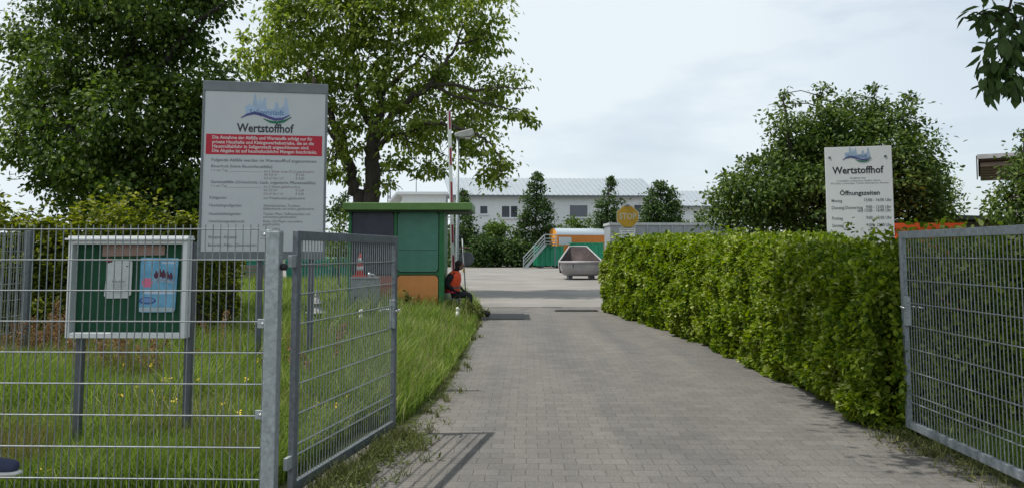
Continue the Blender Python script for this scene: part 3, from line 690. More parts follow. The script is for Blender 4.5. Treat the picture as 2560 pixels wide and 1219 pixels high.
# ------------------------------------------------------------------ stop sign
TY = 24.5
stp = thing('stop_sign', 'faded yellow STOP octagon over a white notice behind the hedge end', 'sign', (X(1570,TY), TY, 0))
ro = (X(1597.5,TY)-X(1570,TY))/math.cos(R(22.5)); zc = Z(542,TY)
octo = lambda r: [(r*math.cos(R(22.5+45*i)), zc + r*math.sin(R(22.5+45*i))) for i in range(8)]
M['stop_y'] = mat('faded_yellow',(.50,.30,.025),.5,0,.10,5); M['stop_w'] = mat('dull_white',(.52,.50,.42),.5,0,.05)
pl = MB().prism(octo(ro), -.004, .004).build('plate', M['stop_w'], stp)
MB().prism(octo(ro*.94), -.006, -.0045).build('face', M['stop_y'], pl)
mb = MB(); text_into(mb, 'STOP', 0, zc, .27, 'CENTER', .018, X(1591,TY)-X(1548,TY), -.0068); 
me_ = mb.build('lettering', M['stop_w'], pl)
MB().tube([(0,.03,0),(0,.03,zc+ro*.95)], .03, 10).build('post', M['galv'], stp, smooth=True)
MB().lathe([(.10,0),(.09,.03),(.03,.05)], n=12, M=Matrix.Translation((-.02,.03,zc+ro*.95))).build('post_cap', M['galv_dark'], stp)
sxp = lambda px: X(px,TY)-X(1570,TY)
pp = MB().box(sxp(1549), sxp(1590), -.004, .004, Z(600,TY), Z(568,TY)).build('notice_plate', M['sign_bright'], stp)
fr = MB(); zt, zb2 = Z(569,TY), Z(599,TY)
fr.box(sxp(1550),sxp(1589),-.0055,-.0045,zt-.012,zt).box(sxp(1550),sxp(1550.9),-.0055,-.0045,zb2,zt-.0121).box(sxp(1588.1),sxp(1589),-.0055,-.0045,zb2,zt-.0121).build('border', M['ink'], pp)
mb = MB()
for s, py, a_, b_ in (('Einfahrt nur',574,1554,1586),('nach',580,1555,1569),('Aufruf',580,1572,1585),('durch das',586,1555,1584),('Personal',592,1557,1582)): text_into(mb, s, sxp(a_), Z(py,TY), .062, 'LEFT', .02, sxp(b_)-sxp(a_), -.0055)
mb.build('lettering', M['ink'], pp)

# ------------------------------------------------------------------ skips, containers and stairs in the yard
M['skip'] = mat('weathered_grey_paint',(.31,.295,.30),.6,.1,.2,1.6,c2=(.38,.365,.37)); M['rust'] = mat('rusty_brown',(.06,.045,.042),.85,0,.45,1.2,c2=(.125,.095,.09))
KY2 = 48.0
skip = thing('skip', 'weathered grey skip with rusty brown inside standing empty on the yard', 'skip', (X(1456,KY2), KY2, 0))
W0 = X(1512,KY2)-X(1456,KY2); zr = Z(655,KY2); W1 = .55; zf = 2.0; dpt = 3.2
def loft(mb, rings):
    n = len(rings[0]); o = [p for r in rings for p in r]
    return mb.add(o, [(i*n+k,i*n+(k+1)%n,(i+1)*n+(k+1)%n,(i+1)*n+k) for i in range(len(rings)-1) for k in range(n)])
def rr(hw, y0, y1, z): return [(-hw,y0+.42,z),(-hw*.94,y0+.16,z),(-hw*.78,y0+.02,z),(-hw*.5,y0-.02,z),(hw*.5,y0-.02,z),(hw*.78,y0+.02,z),(hw*.94,y0+.16,z),(hw,y0+.42,z),(hw,y1,z),(-hw,y1,z)]
hull = MB(); loft(hull, [rr(W0*.55,.6,2.5,.22), rr(W0*.72,.32,2.8,.26), rr(W0*.84,.16,2.9,.37), rr(W0*.92,.07,3.0,.55), rr(W0*.95,.03,3.1,.75), rr(W0*.955,.02,3.1,zr-.05)])
hull.add([tuple(p) for p in rr(W0*.55,.6,2.5,.22)], [tuple(range(9,-1,-1))])
hull.build('hull', M['skip'], skip)
A_ = [(-W0,0,zr),(W0,0,zr),(W0,1.2,zr+.02),(W1,dpt,zf),(-W1,dpt,zf),(-W0,1.2,zr+.02)]
MB().add(A_ + [(p[0]*.97,p[1]+ (0.05 if p[1]<2 else .06),.4) for p in A_], [(2,3,9,8),(3,4,10,9),(4,5,11,10)]).build('outer_wall', M['skip'], skip)
inn = [(-W0*.93,.10,zr-.02),(W0*.93,.10,zr-.02),(W0*.93,1.2,zr),(W1*.9,dpt-.08,zf-.05),(-W1*.9,dpt-.08,zf-.05),(-W0*.93,1.2,zr)]
MB().add(inn + [(-W0*.6,.6,.5),(W0*.6,.6,.5),(W0*.5,2.2,.5),(-W0*.5,2.2,.5)], [(0,1,7,6),(1,2,8,7),(2,3,8),(3,4,9,8),(4,5,9),(5,0,6,9),(6,7,8,9)]).build('lining', M['rust'], skip)
rim = MB().tube([(-W0,0,zr),(W0,0,zr)], .085, 8); rim.tube([(W0,0,zr),(W0,1.2,zr+.02),(W1,dpt,zf),(-W1,dpt,zf),(-W0,1.2,zr+.02),(-W0,0,zr)], .06, 8)
rim.build('rim', M['skip'], skip, smooth=True)
for s in (-1,1): MB().box(s*W0*.5-.12, s*W0*.5+.12, .6, 2.4, 0, .2195).build('skid', M['post_grey'], skip)
MB().tube([(-W0*.42,-.06,zr-.09),(-W0*.42,-.10,zr-.28)], .03, 6).build('lifting_hook', M['black'], skip)
M['bin_green'] = mat('container_green',(.015,.25,.13),.5,0,.12,1.5); M['bin_green2'] = mat('turquoise_green',(.02,.22,.15),.5,0,.12,1.5)
def ribbed(name, label, cat, loc, w, d, h, m, rz=0, ribs=6, rimw=.1, group=None, openings=True):
    t = thing(name, label, cat, loc, rz, group)
    MB().box(0,w,0,d,.25,h-.12).build('body', m, t)
    MB().box(-.09,w+.09,-.09,d+.09,h-.1195,h).build('rim', m, t)
    rb = MB()
    for i in range(ribs):
        x = w*(i+.5)/ribs; rb.box(x-.10,x+.10,-.085,-.001,.25,h-.1205)
    nd = max(2, int(ribs*d/w))
    for i in range(nd):
        y = d*(i+.5)/nd; rb.box(-.085,-.001,y-.1,y+.1,.25,h-.1205)
    rb.build('ribs', m, t)
    MB().box(.3,.5,.05,d-.05,.0,.2495).box(w-.5,w-.3,.05,d-.05,0,.2495).build('skids', M['post_grey'], t)
    return t
ribbed('roll_off_container', 'green ribbed container at the foot of the grey metal stairs', 'container', (X(1348,84),84,0), X(1412,84)-X(1348,84), 2.2, Z(614,84), M['bin_green'], R(14), 5)
ribbed('roll_off_container', 'green container behind the grey skip below the orange press', 'container', (X(1432,86),86,0), 3.4, 1.6, Z(606,86), M['bin_green'], R(8), 4)
pr = thing('waste_press', 'long orange waste press container with a rounded silver top', 'container', (X(1393,89),89,0), R(18))
wl, wd = 9.5, 2.5; z1_, z2_, z3_ = .4, Z(587,89), Z(570,89)
M['press_side'] = mat('shaded_orange_paint',(.60,.20,.035),.5,0,.08,1.2); M['press_top'] = mat('silver_roof',(.50,.56,.60),.4,.4,.06)  # press side: its shade is put into a darker, browner orange
prof = [(0,z1_),(wd,z1_),(wd,z2_)] + [(wd/2+wd/2*math.cos(a), z2_+(z3_-z2_)*math.sin(a)) for a in [math.pi*i/10 for i in range(1,10)]] + [(0,z2_)]
MB().add([(0,0,z1_),(wl,0,z1_),(wl,0,z2_),(0,0,z2_)], [(0,1,2,3)]).build('side_wall', M['press_side'], pr)
n_ = len(prof)
MB().add([(x,y,z) for x in (.0,wl) for y,z in prof], [tuple(reversed(range(n_))), tuple(range(n_,2*n_))] + [(i,i+n_,(i+1)%n_+n_,(i+1)%n_) for i in range(0,2)]).build('end_wall', mat('sunlit_orange_paint',(.85,.36,.06),.5,0,.08), pr)  # end wall: same orange painted lighter, as if sunlit
MB().add([(x,y,z) for x in (-.06,wl+.05) for y,z in prof[2:]], [(i,i+n_-2,i+n_-1,i+1) for i in range(n_-3)]).build('barrel_roof', M['press_top'], pr, smooth=True)
MB().box(.2,1.7,-.02,-.002,z2_-1.1,z2_-.25).build('label_plate', M['sign_white'], pr)
gw = thing('tall_grey_container', 'long light grey ribbed container beyond the hedge behind the stop sign', 'container', (X(1526,46),46,0), R(1.5))
gl = X(1780,46)-X(1526,46)+2; gz = Z(557,46)
M['grey_paint'] = mat('light_grey_paint',(.27,.29,.31),.5,.1,.10,1.2)
MB().box(0,gl,0,2.4,.2,gz-.14).build('body', M['grey_paint'], gw)
MB().box(-.06,gl+.06,-.09,2.46,gz-.1395,gz).build('rim', mat('pale_rim',(.40,.42,.42),.5), gw)
rb = MB()
for i in range(1, 11): rb.box(i*.715-.05, i*.715+.05, -.075,-.001,.2,gz-.1405)
rb.build('ribs', M['grey_paint'], gw); MB().box(.2,gl-.2,.2,2.2,0,.1995).build('skids', M['post_grey'], gw)

EY = 83.0
stt = thing('metal_stairs', 'grey metal stairs with handrails up to the green container', 'stairs', (X(1312,EY), EY, 0))
ex = lambda px: X(px,EY)-X(1312,EY); ez = lambda py: Z(py,EY)
zp = ez(611)
for y in (0, 1.0):
    MB().add([(ex(1308),y-.03,0),(ex(1318),y-.03,0),(ex(1368),y-.03,zp),(ex(1360),y-.03,zp),(ex(1308),y+.03,0),(ex(1318),y+.03,0),(ex(1368),y+.03,zp),(ex(1360),y+.03,zp)],
             [(0,1,2,3),(7,6,5,4),(0,4,5,1),(1,5,6,2),(2,6,7,3),(3,7,4,0)]).build('stringer', M['galv'], stt)
    rl = MB()
    for dz in (1.0, .62, .3):
        rl.tube([(ex(1309),y,.25+dz-.25),(ex(1312),y,.25+dz),(ex(1362),y,zp+dz),(ex(1392),y,zp+dz)], .04, 6)
    for px in (1309, 1336, 1362, 1391):
        f = min(1, max(0, (px-1312)/50)); rl.tube([(ex(px),y,f*zp),(ex(px),y,f*zp+1.0+.25*(1-f))], .04, 6)
    rl.build('railing', M['galv'], stt)
for i in range(9):
    f = (i+.5)/9; xx = ex(1313)+(ex(1364)-ex(1313))*f
    MB().box(xx-.14,xx+.14,.031,.969,zp*f-.03,zp*f+.02).build('tread', M['galv_dark'], stt)
MB().box(ex(1362),ex(1392),-.1,1.1,zp,zp+.08).build('platform', M['galv_dark'], stt)
for px in (1388,): MB().box(ex(px)-.05,ex(px)+.05,.2,.3,0,zp-.001).build('leg', M['galv_dark'], stt)

# wheeled bins far left
def make_bin():
    t = thing('waste_container', 'turquoise green wheeled waste container', 'waste bin', (0,0,0), 0, 'green wheeled bins beyond the grass')
    MB().add([(-.56,.0,.2),(.56,.0,.2),(.56,.9,.2),(-.56,.9,.2),(-.66,-.08,1.12),(.66,-.08,1.12),(.66,1.0,1.12),(-.66,1.0,1.12)], [(3,2,1,0),(4,5,6,7),(0,1,5,4),(1,2,6,5),(2,3,7,6),(3,0,4,7)]).build('tub', M['bin_green2'], t, .03)
    MB().prism([(-.68,1.125),(.68,1.125),(.66,1.25),(.3,1.38),(-.3,1.38),(-.66,1.25)], -.1, 1.02).build('lid', M['bin_green2'], t, .03)
    MB().box(-.5,.5,-.11,-.085,.95,1.0).build('grip_bar', M['galv_dark'], t)
    for x in (-.45,.45):
        for y in (.1,.8): MB().lathe([(.1,-.025),(.1,.025)], n=12, M=Matrix.Translation((x,y,.1)) @ Matrix.Rotation(R(90),4,'Y')).build('wheel', M['rubber'], t)
    return t
b0 = make_bin()
bins = [(639,'half hidden green wheeled bin left of the thick gate post'),(742,'green wheeled bin just right of the thick gate post'),(802,'green wheeled bin seen through the gate beside the dark sign post'),(855,'green wheeled bin next to the left side of the kiosk')]
for i, (px, lb) in enumerate(bins):
    o = b0 if i == 0 else copy_tree(b0)
    o.location = (X(px,41.5), 41.5 + (i%2)*.3, .01); o['label'] = lb; o.rotation_euler = (0,0,R((-3,4,-2,5)[i]))
wb_ = MB()
for i in range(6): wb_.box(-1.1,1.1,0,.12,.05+.16*i,.17+.16*i)
o = wb_.build('timber_stack', mat('grey_timber',(.20,.16,.13),.9,0,.25,6), None, loc=(X(612,40),40,0)); tag(o, 'low stack of weathered timber beams beside the green bins', 'timber')

# ------------------------------------------------------------------ buildings
M['render_white'] = mat('white_render',(.76,.78,.79),.85,0,.04,1.5); M['roof_metal'] = mat('standing_seam_roof',(.33,.37,.40),.5,.15,.05,1.0)
M['pane'] = mat('window_pane',(.05,.06,.075),.12,0,.3,.6); M['blind'] = mat('grey_blind',(.17,.18,.21),.5,0,.08); M['frame_white'] = mat('white_window_frame',(.75,.76,.78),.4)
def hall(name, label, pxl, pxr, Y, th, py_eave, py_ridge, half, ridge_shift=0, wins=(), gable_r=True, depth=None):
    P0 = Vector((X(pxl,Y), Y, 0)); u = Vector((math.cos(th), math.sin(th), 0))
    t = thing(name, label, 'building', P0, th)
    nrm = Vector((math.sin(th), -math.cos(th), 0))
    def loc(px, py):
        d = at(px, py, 10) - Vector((0,0,CAMZ)); q = (P0 - Vector((0,0,CAMZ))).dot(nrm) / d.dot(nrm)
        w = Vector((0,0,CAMZ)) + d*q - P0
        return w.dot(u), w.z
    Ln = loc(pxr, HZ)[0]; ze = Z(py_eave, Y); zr = Z(py_ridge, Y+half)
    # walls with real window openings cut as recessed frames
    MB().add([(0,0,0),(Ln,0,0),(Ln,2*half,0),(0,2*half,0),(0,0,ze),(Ln,0,ze),(Ln,2*half,ze),(0,2*half,ze),(0,half,zr-.3),(Ln,half,zr-.3)],
             [(0,1,5,4),(1,2,6,9,5),(2,3,7,6),(3,0,4,8,7)]).build('wall', M['render_white'], t)
    e = .9; rf = MB()
    ee = ze - .25
    for sgn in (0, 1):
        y0, y1 = (-e, half) if sgn == 0 else (2*half+e, half)
        xs = (-.5, -.5-ridge_shift); 
        v = [(xs[0],y0,ee),(Ln+.5,y0,ee),(Ln+.5-ridge_shift*.9,y1,zr),(xs[1],y1,zr)]
        rf.add(v + [(a,b,c+.28) for a,b,c in v], [(3,2,1,0),(4,5,6,7),(0,1,5,4),(1,2,6,5),(2,3,7,6),(3,0,4,7)])
    n = int(Ln/.62)
    for i in range(n):
        f = (i+.5)/n; xa, xb = -.5+(Ln+1)*f, -.5-ridge_shift+(Ln+1)*f
        rf.add([(xa-.05,-e,ee+.29),(xa+.05,-e,ee+.29),(xb+.05,half,zr+.29),(xb-.05,half,zr+.29),(xa-.05,-e,ee+.36),(xa+.05,-e,ee+.36),(xb+.05,half,zr+.36),(xb-.05,half,zr+.36)], [(4,5,6,7),(0,1,5,4),(1,2,6,5),(3,0,4,7)])
    r_ = rf.build('roof', M['roof_metal'], t)
    MB().box(-.6,Ln+.6,-e-.14,-e-.001,ee+.1,ee+.27).build('gutter', M['galv_dark'], r_)
    for (x0_, y0_, x1_, y1_, kind) in wins:
        (a, c), (b, d_) = loc(x0_, y1_), loc(x1_, y0_)
        w = .14; fm = MB()
        fm.box(a,b,-.06,.03,c,c+w).box(a,b,-.06,.03,d_-w,d_).box(a,a+w,-.058,.03,c+w+.001,d_-w-.001).box(b-w,b,-.058,.03,c+w+.001,d_-w-.001)
        if kind == 'half': fm.box((a+b)/2-.02,(a+b)/2+.16,-.055,.03,c+w+.001,d_-w-.001)
        wn_ = fm.build('window', M['frame_white'], t)
        MB().box(a+w,b-w,-.02,-.004,c+w,d_-w).build('pane', M['blind'] if kind == 'blind' else M['pane'], wn_)
        MB().box(a-.1,b+.1,-.2,-.061,c-.08,c).build('sill', M['frame_white'], wn_)
    return t, loc, Ln, ze, zr
h1, hloc, hL, hze, hzr = hall('white_hall', 'long white hall with metal roof behind the conical trees', 1134, 1641, 104, R(3), 489, 450, 6.0, 1.0,
    wins=((1198,513,1221,537,'one'),(1252,513,1296,546,'half'),(1422,511,1471,545,'blind'),(1583,510,1606,533,'one')))
for px in (1253, 1269):
    a, z_ = hloc(px, 470)
    y_ = 2.4; zz = hze-.25+(hzr-hze+.25)*(y_+.9)/6.9
    MB().box(a-.13,a+.13,y_-.1,y_+.1,zz+.2,zz+.8).box(a-.28,a+.28,y_-.18,y_+.18,zz+.801,zz+.95).build('roof_vent', M['galv_dark'], h1)
wgx = X(1004,100)
wg = thing('white_annex', 'low white annex with thin overhanging roof left of the hall', 'building', (wgx,100,0), R(2))
aw = X(1112,100)-wgx; az = Z(487,100)
MB().box(0,aw,0,8,0,az).build('wall', M['render_white'], wg)
MB().box(-.6,aw+.3,-.8,8.5,az+.001,az+.32).add([(-.61,-.8,az),(-1.9,-.8,az-1.5),(-1.9,8.5,az-1.5),(-.61,8.5,az),(-.61,-.8,az+.32),(-1.95,-.8,az-1.22),(-1.95,8.5,az-1.22),(-.61,8.5,az+.32)], [(0,3,2,1),(4,5,6,7),(0,1,5,4),(1,2,6,5),(2,3,7,6)]).build('roof', M['render_white'], wg)
hall('white_hall', 'lower white hall with metal roof behind the right conical tree', 1641, 1860, 118, R(2), 516, 482, 6.0, 0)

hs = thing('house', 'house with deep roof overhang and brown rafters at the right edge', 'building', (X(2554,24), 24, 0), R(-30))
hw_ = 7.0
M['plaster2'] = mat('grey_plaster',(.30,.285,.26),.9,0,.1,2); M['wood'] = mat('brown_wood',(.075,.045,.032),.8,0,.25,4)
zw = Z(447,24)
MB().box(0,hw_,0,6,0,zw).build('wall', M['plaster2'], hs)
x_l = -1.02
zf_ = Z(399,22.8)-.12
rfz = lambda y: zw + .02 + (zf_-zw)*(-y)/1.4
def slab(mb, x0, x1, y0, y1, a, b):
    v = [(x0,y0,rfz(y0)+a),(x1,y0,rfz(y0)+a),(x1,y1,rfz(y1)+a),(x0,y1,rfz(y1)+a)]
    return mb.add(v + [(p,q,r+b-a) for p,q,r in v], [(3,2,1,0),(4,5,6,7),(0,1,5,4),(1,2,6,5),(2,3,7,6),(3,0,4,7)])
rfm = slab(MB(), x_l, hw_+.5, -1.4, .1, .12, .26).build('roof', M['wood'], hs)
slab(MB(), x_l-.02, hw_+.5, -1.44, -1.401, .17, .30).build('fascia', mat('pale_fascia',(.42,.40,.42),.6), rfm)
for i in range(6):
    y_ = -1.25 + i*.26; slab(MB(), x_l+.05, hw_, y_, y_+.09, .0, .119).build('rafter', mat('weathered_rafter',(.34,.25,.21),.8) if i==0 else bpy.data.materials['weathered_rafter'], rfm)
slab(MB(), x_l-.05, x_l-.021, -1.4, .0, .0, .28).build('barge_board', M['wood'], rfm)

bn_ = thing('barn', 'brown plank shed with dark sloping roof behind the gate', 'shed', (X(2400,24), 24, 0))
bz0, bz1 = Z(543,24), Z(552,24); bw = 3.2
pk = MB()
for i in range(22):
    x = i*bw/22; zt_ = bz0+(bz1-bz0)*(i/22); pk.box(x+.004,x+bw/22-.004,-.02-.01*(i%2),.05,.05,zt_-.12)
pk.build('plank_wall', mat('grey_brown_planks',(.13,.105,.09),.9,0,.3,2,stretch=(3,3,.4)), bn_)
MB().box(0,bw,.06,3.5,0,bz1-.15).build('wall', M['wood'], bn_)
v = [(-.3,-.5,bz0-.08),(bw+.4,-.5,bz1-.10),(bw+.4,3.8,bz1-.10),(-.3,3.8,bz0-.08)]
MB().add(v+[(a,b,c+.12) for a,b,c in v], [(3,2,1,0),(4,5,6,7),(0,1,5,4),(1,2,6,5),(2,3,7,6),(3,0,4,7)]).build('roof', mat('dark_roof_felt',(.06,.06,.062),.8), bn_)
ribbed('orange_container', 'bright orange container behind the hedge and the gate corner', 'container', (X(2238,19),19,0), X(2397,19)-X(2238,19), 1.8, Z(558,19), mat('vivid_orange_paint',(.80,.10,.02),.5,0,.08,2), R(-2), 7)
bwall = MB().box(0,2.5,0,.24,0,1.40).build('brick_wall', mat('red_brick',(.13,.05,.035),.9,0,.3,6), None, loc=(X(2508,19),19,0)); tag(bwall, 'low dark red brick wall behind the gate at the right edge', 'wall')

# masts far off
for px, py0, Yd, nm, lb in ((971,425,260,'lattice_mast','thin lattice mast on the horizon beside the walnut trunk'),(1039,430,200,'radio_mast','slender radio mast rising behind the white annex')):
    t = MB(); h_ = Z(py0,Yd)
    if nm == 'lattice_mast':
        for a, b in ((-.7,-.7),(.7,-.7),(.7,.7),(-.7,.7)): t.tube([(a,b,0),(a*.35,b*.35,h_)], .12, 5)
        for i in range(14):
            s0 = .7-.45*i/14; z_ = h_*i/14; s1 = .7-.45*(i+1)/14; z1__ = h_*(i+1)/14
            t.tube([(-s0,-s0,z_),(s1,-s1,z1__)], .07, 4); t.tube([(s0,s0,z_),(-s1,s1,z1__)], .07, 4)
    else: t.tube([(0,0,0),(0,0,h_)], [.16,.08], 6)
    o = t.build(nm, M['galv_dark'], None, loc=(X(px,Yd),Yd,0)); tag(o, lb, 'mast')
#@@PART3
# ------------------------------------------------------------------ foliage
def unit(a): return a / np.maximum(np.linalg.norm(a, axis=1, keepdims=True), 1e-9)
def leaf_quads(P, D, Nn, ln, wd, fold=.12):
    """one folded-looking leaf per point: stalk, two shoulders, tip"""
    D = unit(D); S_ = unit(np.cross(D, Nn)); N2 = np.cross(S_, D)
    ln = ln[:,None]; wd = wd[:,None]; up = N2*wd*fold
    a = P; t = P + D*ln - N2*ln*.12
    r1 = P + D*ln*.26 + S_*wd*.42 + up; r2 = P + D*ln*.62 + S_*wd*.44 + up*.7 - N2*ln*.03
    l1 = P + D*ln*.26 - S_*wd*.42 + up; l2 = P + D*ln*.62 - S_*wd*.44 + up*.7 - N2*ln*.03
    V = np.stack([a,r1,r2,t,l2,l1], 1).reshape(-1,3); o = np.arange(len(P))[:,None]*6
    return V, np.concatenate([o+np.array([0,1,2,3]), o+np.array([0,3,4,5])])
def rnd(n): return RNG.normal(size=(n,3))

def crown_points(blobs, dens, per, sd):
    """blobs: (centre, (rx,ry,rz)); returns leaf points, outward dirs, cluster centres per blob"""
    P, O, CC = [], [], []
    for c, r in blobs:
        c = np.array(c); r = np.array(r)
        n = max(3, int(dens * (r[0]*r[2]))) if r[0] > .1 else 4
        d = unit(rnd(n)); q = .35 + .65*RNG.random(n)**.5
        cc = c + d*r*q[:,None]
        CC.append((c, cc))
        k = RNG.integers(int(per*.5), int(per*1.5)+1, n) if r[0] > .1 else RNG.integers(3, 7, n)
        idx = np.repeat(np.arange(n), k)
        s = (sd * min(1, max(.3, r[0]/sd*.55)) if r[0] > .1 else .055) * RNG.uniform(.6,1.5,n)[idx][:,None]
        off = rnd(len(idx))*s*np.array([1.1,1.1,.55])
        P.append(cc[idx] + off); O.append(unit(d[idx]*.8 + unit(off)*.8))
    return np.concatenate(P), np.concatenate(O), CC

def make_tree(name, label, cat, base, blobs, limbs, lm, bark, ln, wd, dens, per, sd, droop=.5, twigs=6, group=None, twig_r=.012, upness=.9, keep=None):
    t = thing(name, label, cat, base, 0, group)
    base = Vector(base); tb = MB()
    pts_all = []
    for pts, r0, r1 in limbs:
        pts = [Vector(p) for p in pts]
        # smooth and roughen the limb
        q = []
        for i in range(len(pts)-1):
            p0 = pts[max(i-1,0)]; p1 = pts[i]; p2 = pts[i+1]; p3 = pts[min(i+2,len(pts)-1)]
            for s in range(5):
                u = s/5; q.append(.5*((2*p1)+(p2-p0)*u+(2*p0-5*p1+4*p2-p3)*u*u+(3*p1-p0-3*p2+p3)*u**3))
        q.append(pts[-1])
        Lt = (pts[-1]-pts[0]).length
        q = [p + Vector(RNG.normal(size=3))*(.008*Lt if 0<i<len(q)-1 else 0) for i,p in enumerate(q)]
        rr_ = [r0+(r1-r0)*(i/(len(q)-1))**.8 for i in range(len(q))]
        tb.tube([p-base for p in q], rr_, 9); pts_all += [(p, r) for p, r in zip(q, rr_)]
    P, O, CC = crown_points(blobs, dens, per, sd)
    for c, cc in CC:
        if not pts_all or twigs == 0: break
        c = Vector(c); lo = pts_all
        p0, r_ = min(lo, key=lambda pr: (pr[0]-c).length); dd = (c-p0).length
        rb_ = min(r_*.6, max(twig_r*2, .012*dd + twig_r))
        if dd > .1:
            mid = (p0+c)/2 + Vector(RNG.normal(size=3))*dd*.09
            tb.tube([p0-base, mid-base, c-base], [rb_, rb_*.7, twig_r], 5, cap=False)
        for k in RNG.permutation(len(cc))[:twigs]:
            e = Vector(cc[k]); m_ = (c+e)/2 + Vector(RNG.normal(size=3))*(e-c).length*.12
            tb.tube([c-base, m_-base, e-base], [twig_r, twig_r*.7, twig_r*.35], 4, cap=False)
    tb.build('trunk', bark, t, smooth=True)
    n = len(P)
    D = O*.55 + rnd(n)*.55 + np.array([0,0,-droop]); Nn = rnd(n)*.6 + O*.35 + np.array([0,0,upness])
    s = RNG.uniform(.65,1.25,n)
    V, Fq = leaf_quads(P, D, Nn, ln*s, wd*s)
    np_mesh('crown', V-np.array(base), Fq, lm, t)
    return t
bark = mat('grey_brown_bark',(.055,.045,.038),.95,0,.35,3,bump=.8,bscale=14,stretch=(3,3,.6))
bark_dark = mat('dark_bark',(.03,.026,.022),.95,0,.35,4,bump=.8,bscale=14)
def pxb(blobs, Y, dy=.6, ys=1.0):
    o = []
    for b in blobs:
        px, py, r = b[:3]; yy = Y + (b[3] if len(b) > 3 else RNG.uniform(-dy, dy))
        rm = r/ppm(Y); o.append((tuple(at(px, py, yy)), (rm, rm*ys, rm)))
    return o
def pxl(pts, Y): return [tuple(at(p[0], p[1], Y + (p[2] if len(p) > 2 else 0))) for p in pts]

# ---- walnut tree behind the kiosk
WY = 32.0
wb = [(645,130,55),(602,140,26),(700,195,58),(735,80,85),(690,50,40),(660,190,30),(850,30,95),(960,50,100),(1070,60,80),(1150,20,40),(1215,40,62),(1232,95,45),(1180,140,55),(1050,140,80),(920,150,80),(810,150,80),(760,230,60),(870,250,75),(990,230,85),(1085,240,70),(1170,215,45),(1250,215,45),(1285,190,25),(1225,262,48),(1292,272,30),(1318,298,18),(1100,300,70),(1180,310,55),(1040,345,55),(1000,300,55),(860,330,55),(840,400,38),(830,440,26),(955,430,30),(965,470,20),(1010,392,34),(1085,428,30),(1060,420,18),(1130,395,28),(1205,360,48),(1252,405,34),(1255,440,30),(1225,447,24),(1150,350,40),(880,440,26),(1190,95,40),(900,-60,120),(1050,-60,110),(760,-40,100),(1170,-60,80),(820,215,50),(700,130,50)]
wl_ = [
 ([(900,640),(895,520),(884,460),(870,405),(852,345),(822,280),(790,210),(755,150,.6),(700,110,1)], .33, .04),
 ([(922,640),(930,510),(931,430),(932,385),(938,335)], .36, .27),
 ([(938,338),(915,300),(900,257),(888,180),(882,90),(876,-60)], .19, .04),
 ([(940,338),(946,290),(955,225),(968,130),(985,20),(1000,-80)], .21, .04),
 ([(940,345),(985,285,-.5),(1027,250,-.9),(1073,212,-1.2),(1108,165,-1.2),(1140,108,-1),(1155,60,-.8)], .18, .03),
 ([(1070,214,-1.2),(1120,212,-1.5),(1197,226,-1.6),(1250,218,-1.6),(1330,222,-1.6)], .09, .02),
 ([(936,375),(965,350,-1),(1010,330,-1.6),(1091,312,-2.2),(1160,325,-2.4),(1208,345,-2.5),(1240,380,-2.5),(1252,430,-2.5)], .13, .02),
 ([(955,235),(1000,190,.8),(1050,150,1.4),(1090,70,1.8)], .14, .03),
 ([(866,400),(845,375,-.5),(830,340,-1),(800,300,-1.5),(740,250,-2),(690,215,-2)], .12, .03),
 ([(850,350),(840,390,1),(835,430,1.2)], .07, .02),
 ([(1073,211,-1.2),(1150,245,-1.5),(1225,262,-1.6),(1300,275,-1.6)], .07, .02),
 ([(1140,110,-1),(1190,100,-.6),(1230,60,-.5)], .06, .015),
]
wl_ = [(pxl(p, WY), a, b) for p, a, b in wl_]
m_wal = leafmat('walnut_leaves', (.075,.125,.018), (.215,.27,.045), .50, .35, c3=(.32,.36,.10))
make_tree('walnut_tree', 'large airy walnut tree with forked dark trunk behind the kiosk', 'tree', (X(909,WY),WY,0), pxb(wb, WY, 2.2), wl_, m_wal, bark, .215, .115, 18, 38, .25, .6, 8, twig_r=.014)

# ---- dark lime tree at the left
DYT = 17.0
db = [(60,150,70),(110,70,75),(170,150,90),(225,45,80),(330,60,100),(430,30,90),(455,110,75),(520,20,50),(555,12,34),(90,240,72),(45,255,45),(190,250,100),(310,170,110),(420,190,110),(525,215,58),(562,190,38),(110,330,95),(45,340,60),(20,370,40),(210,350,110),(330,290,120),(450,290,110),(540,290,80),(575,235,42),(250,440,105),(160,430,70),(110,470,40),(370,410,120),(470,400,100),(520,480,90),(440,500,80),(330,490,80),(260,500,60),(180,490,45),(470,570,90),(400,560,60),(540,560,80),(350,-60,180),(180,-40,120),(500,-70,100),(560,330,60)]
dl = [([(330,900),(335,700),(340,560),(338,420),(330,280),(325,120),(330,-60)], .24, .06), ([(338,520),(260,420,-.4),(180,330,-.6),(90,250,-.6)], .10, .03), ([(338,480),(420,380,.3),(500,280,.3),(560,190,.2)], .10, .03), ([(335,300),(240,190,.4),(150,100,.4)], .08, .02), ([(332,250),(420,140,-.4),(500,50,-.4),(560,10,-.4)], .08, .02), ([(340,560),(430,520,-.5),(500,520,-.5)], .07, .02)]
dl = [(pxl(p, DYT), a, b) for p, a, b in dl]
m_lime = leafmat('dark_lime_leaves', (.028,.055,.011), (.105,.16,.026), .38, .7, c3=(.20,.27,.05))
make_tree('lime_tree', 'big dense dark leaved tree behind the notice board and hedge', 'tree', (X(330,DYT),DYT,0), pxb(db, DYT, 1.0, 1.25), dl, m_lime, bark_dark, .11, .075, 92, 27, .155, .55, 5, upness=1.2)

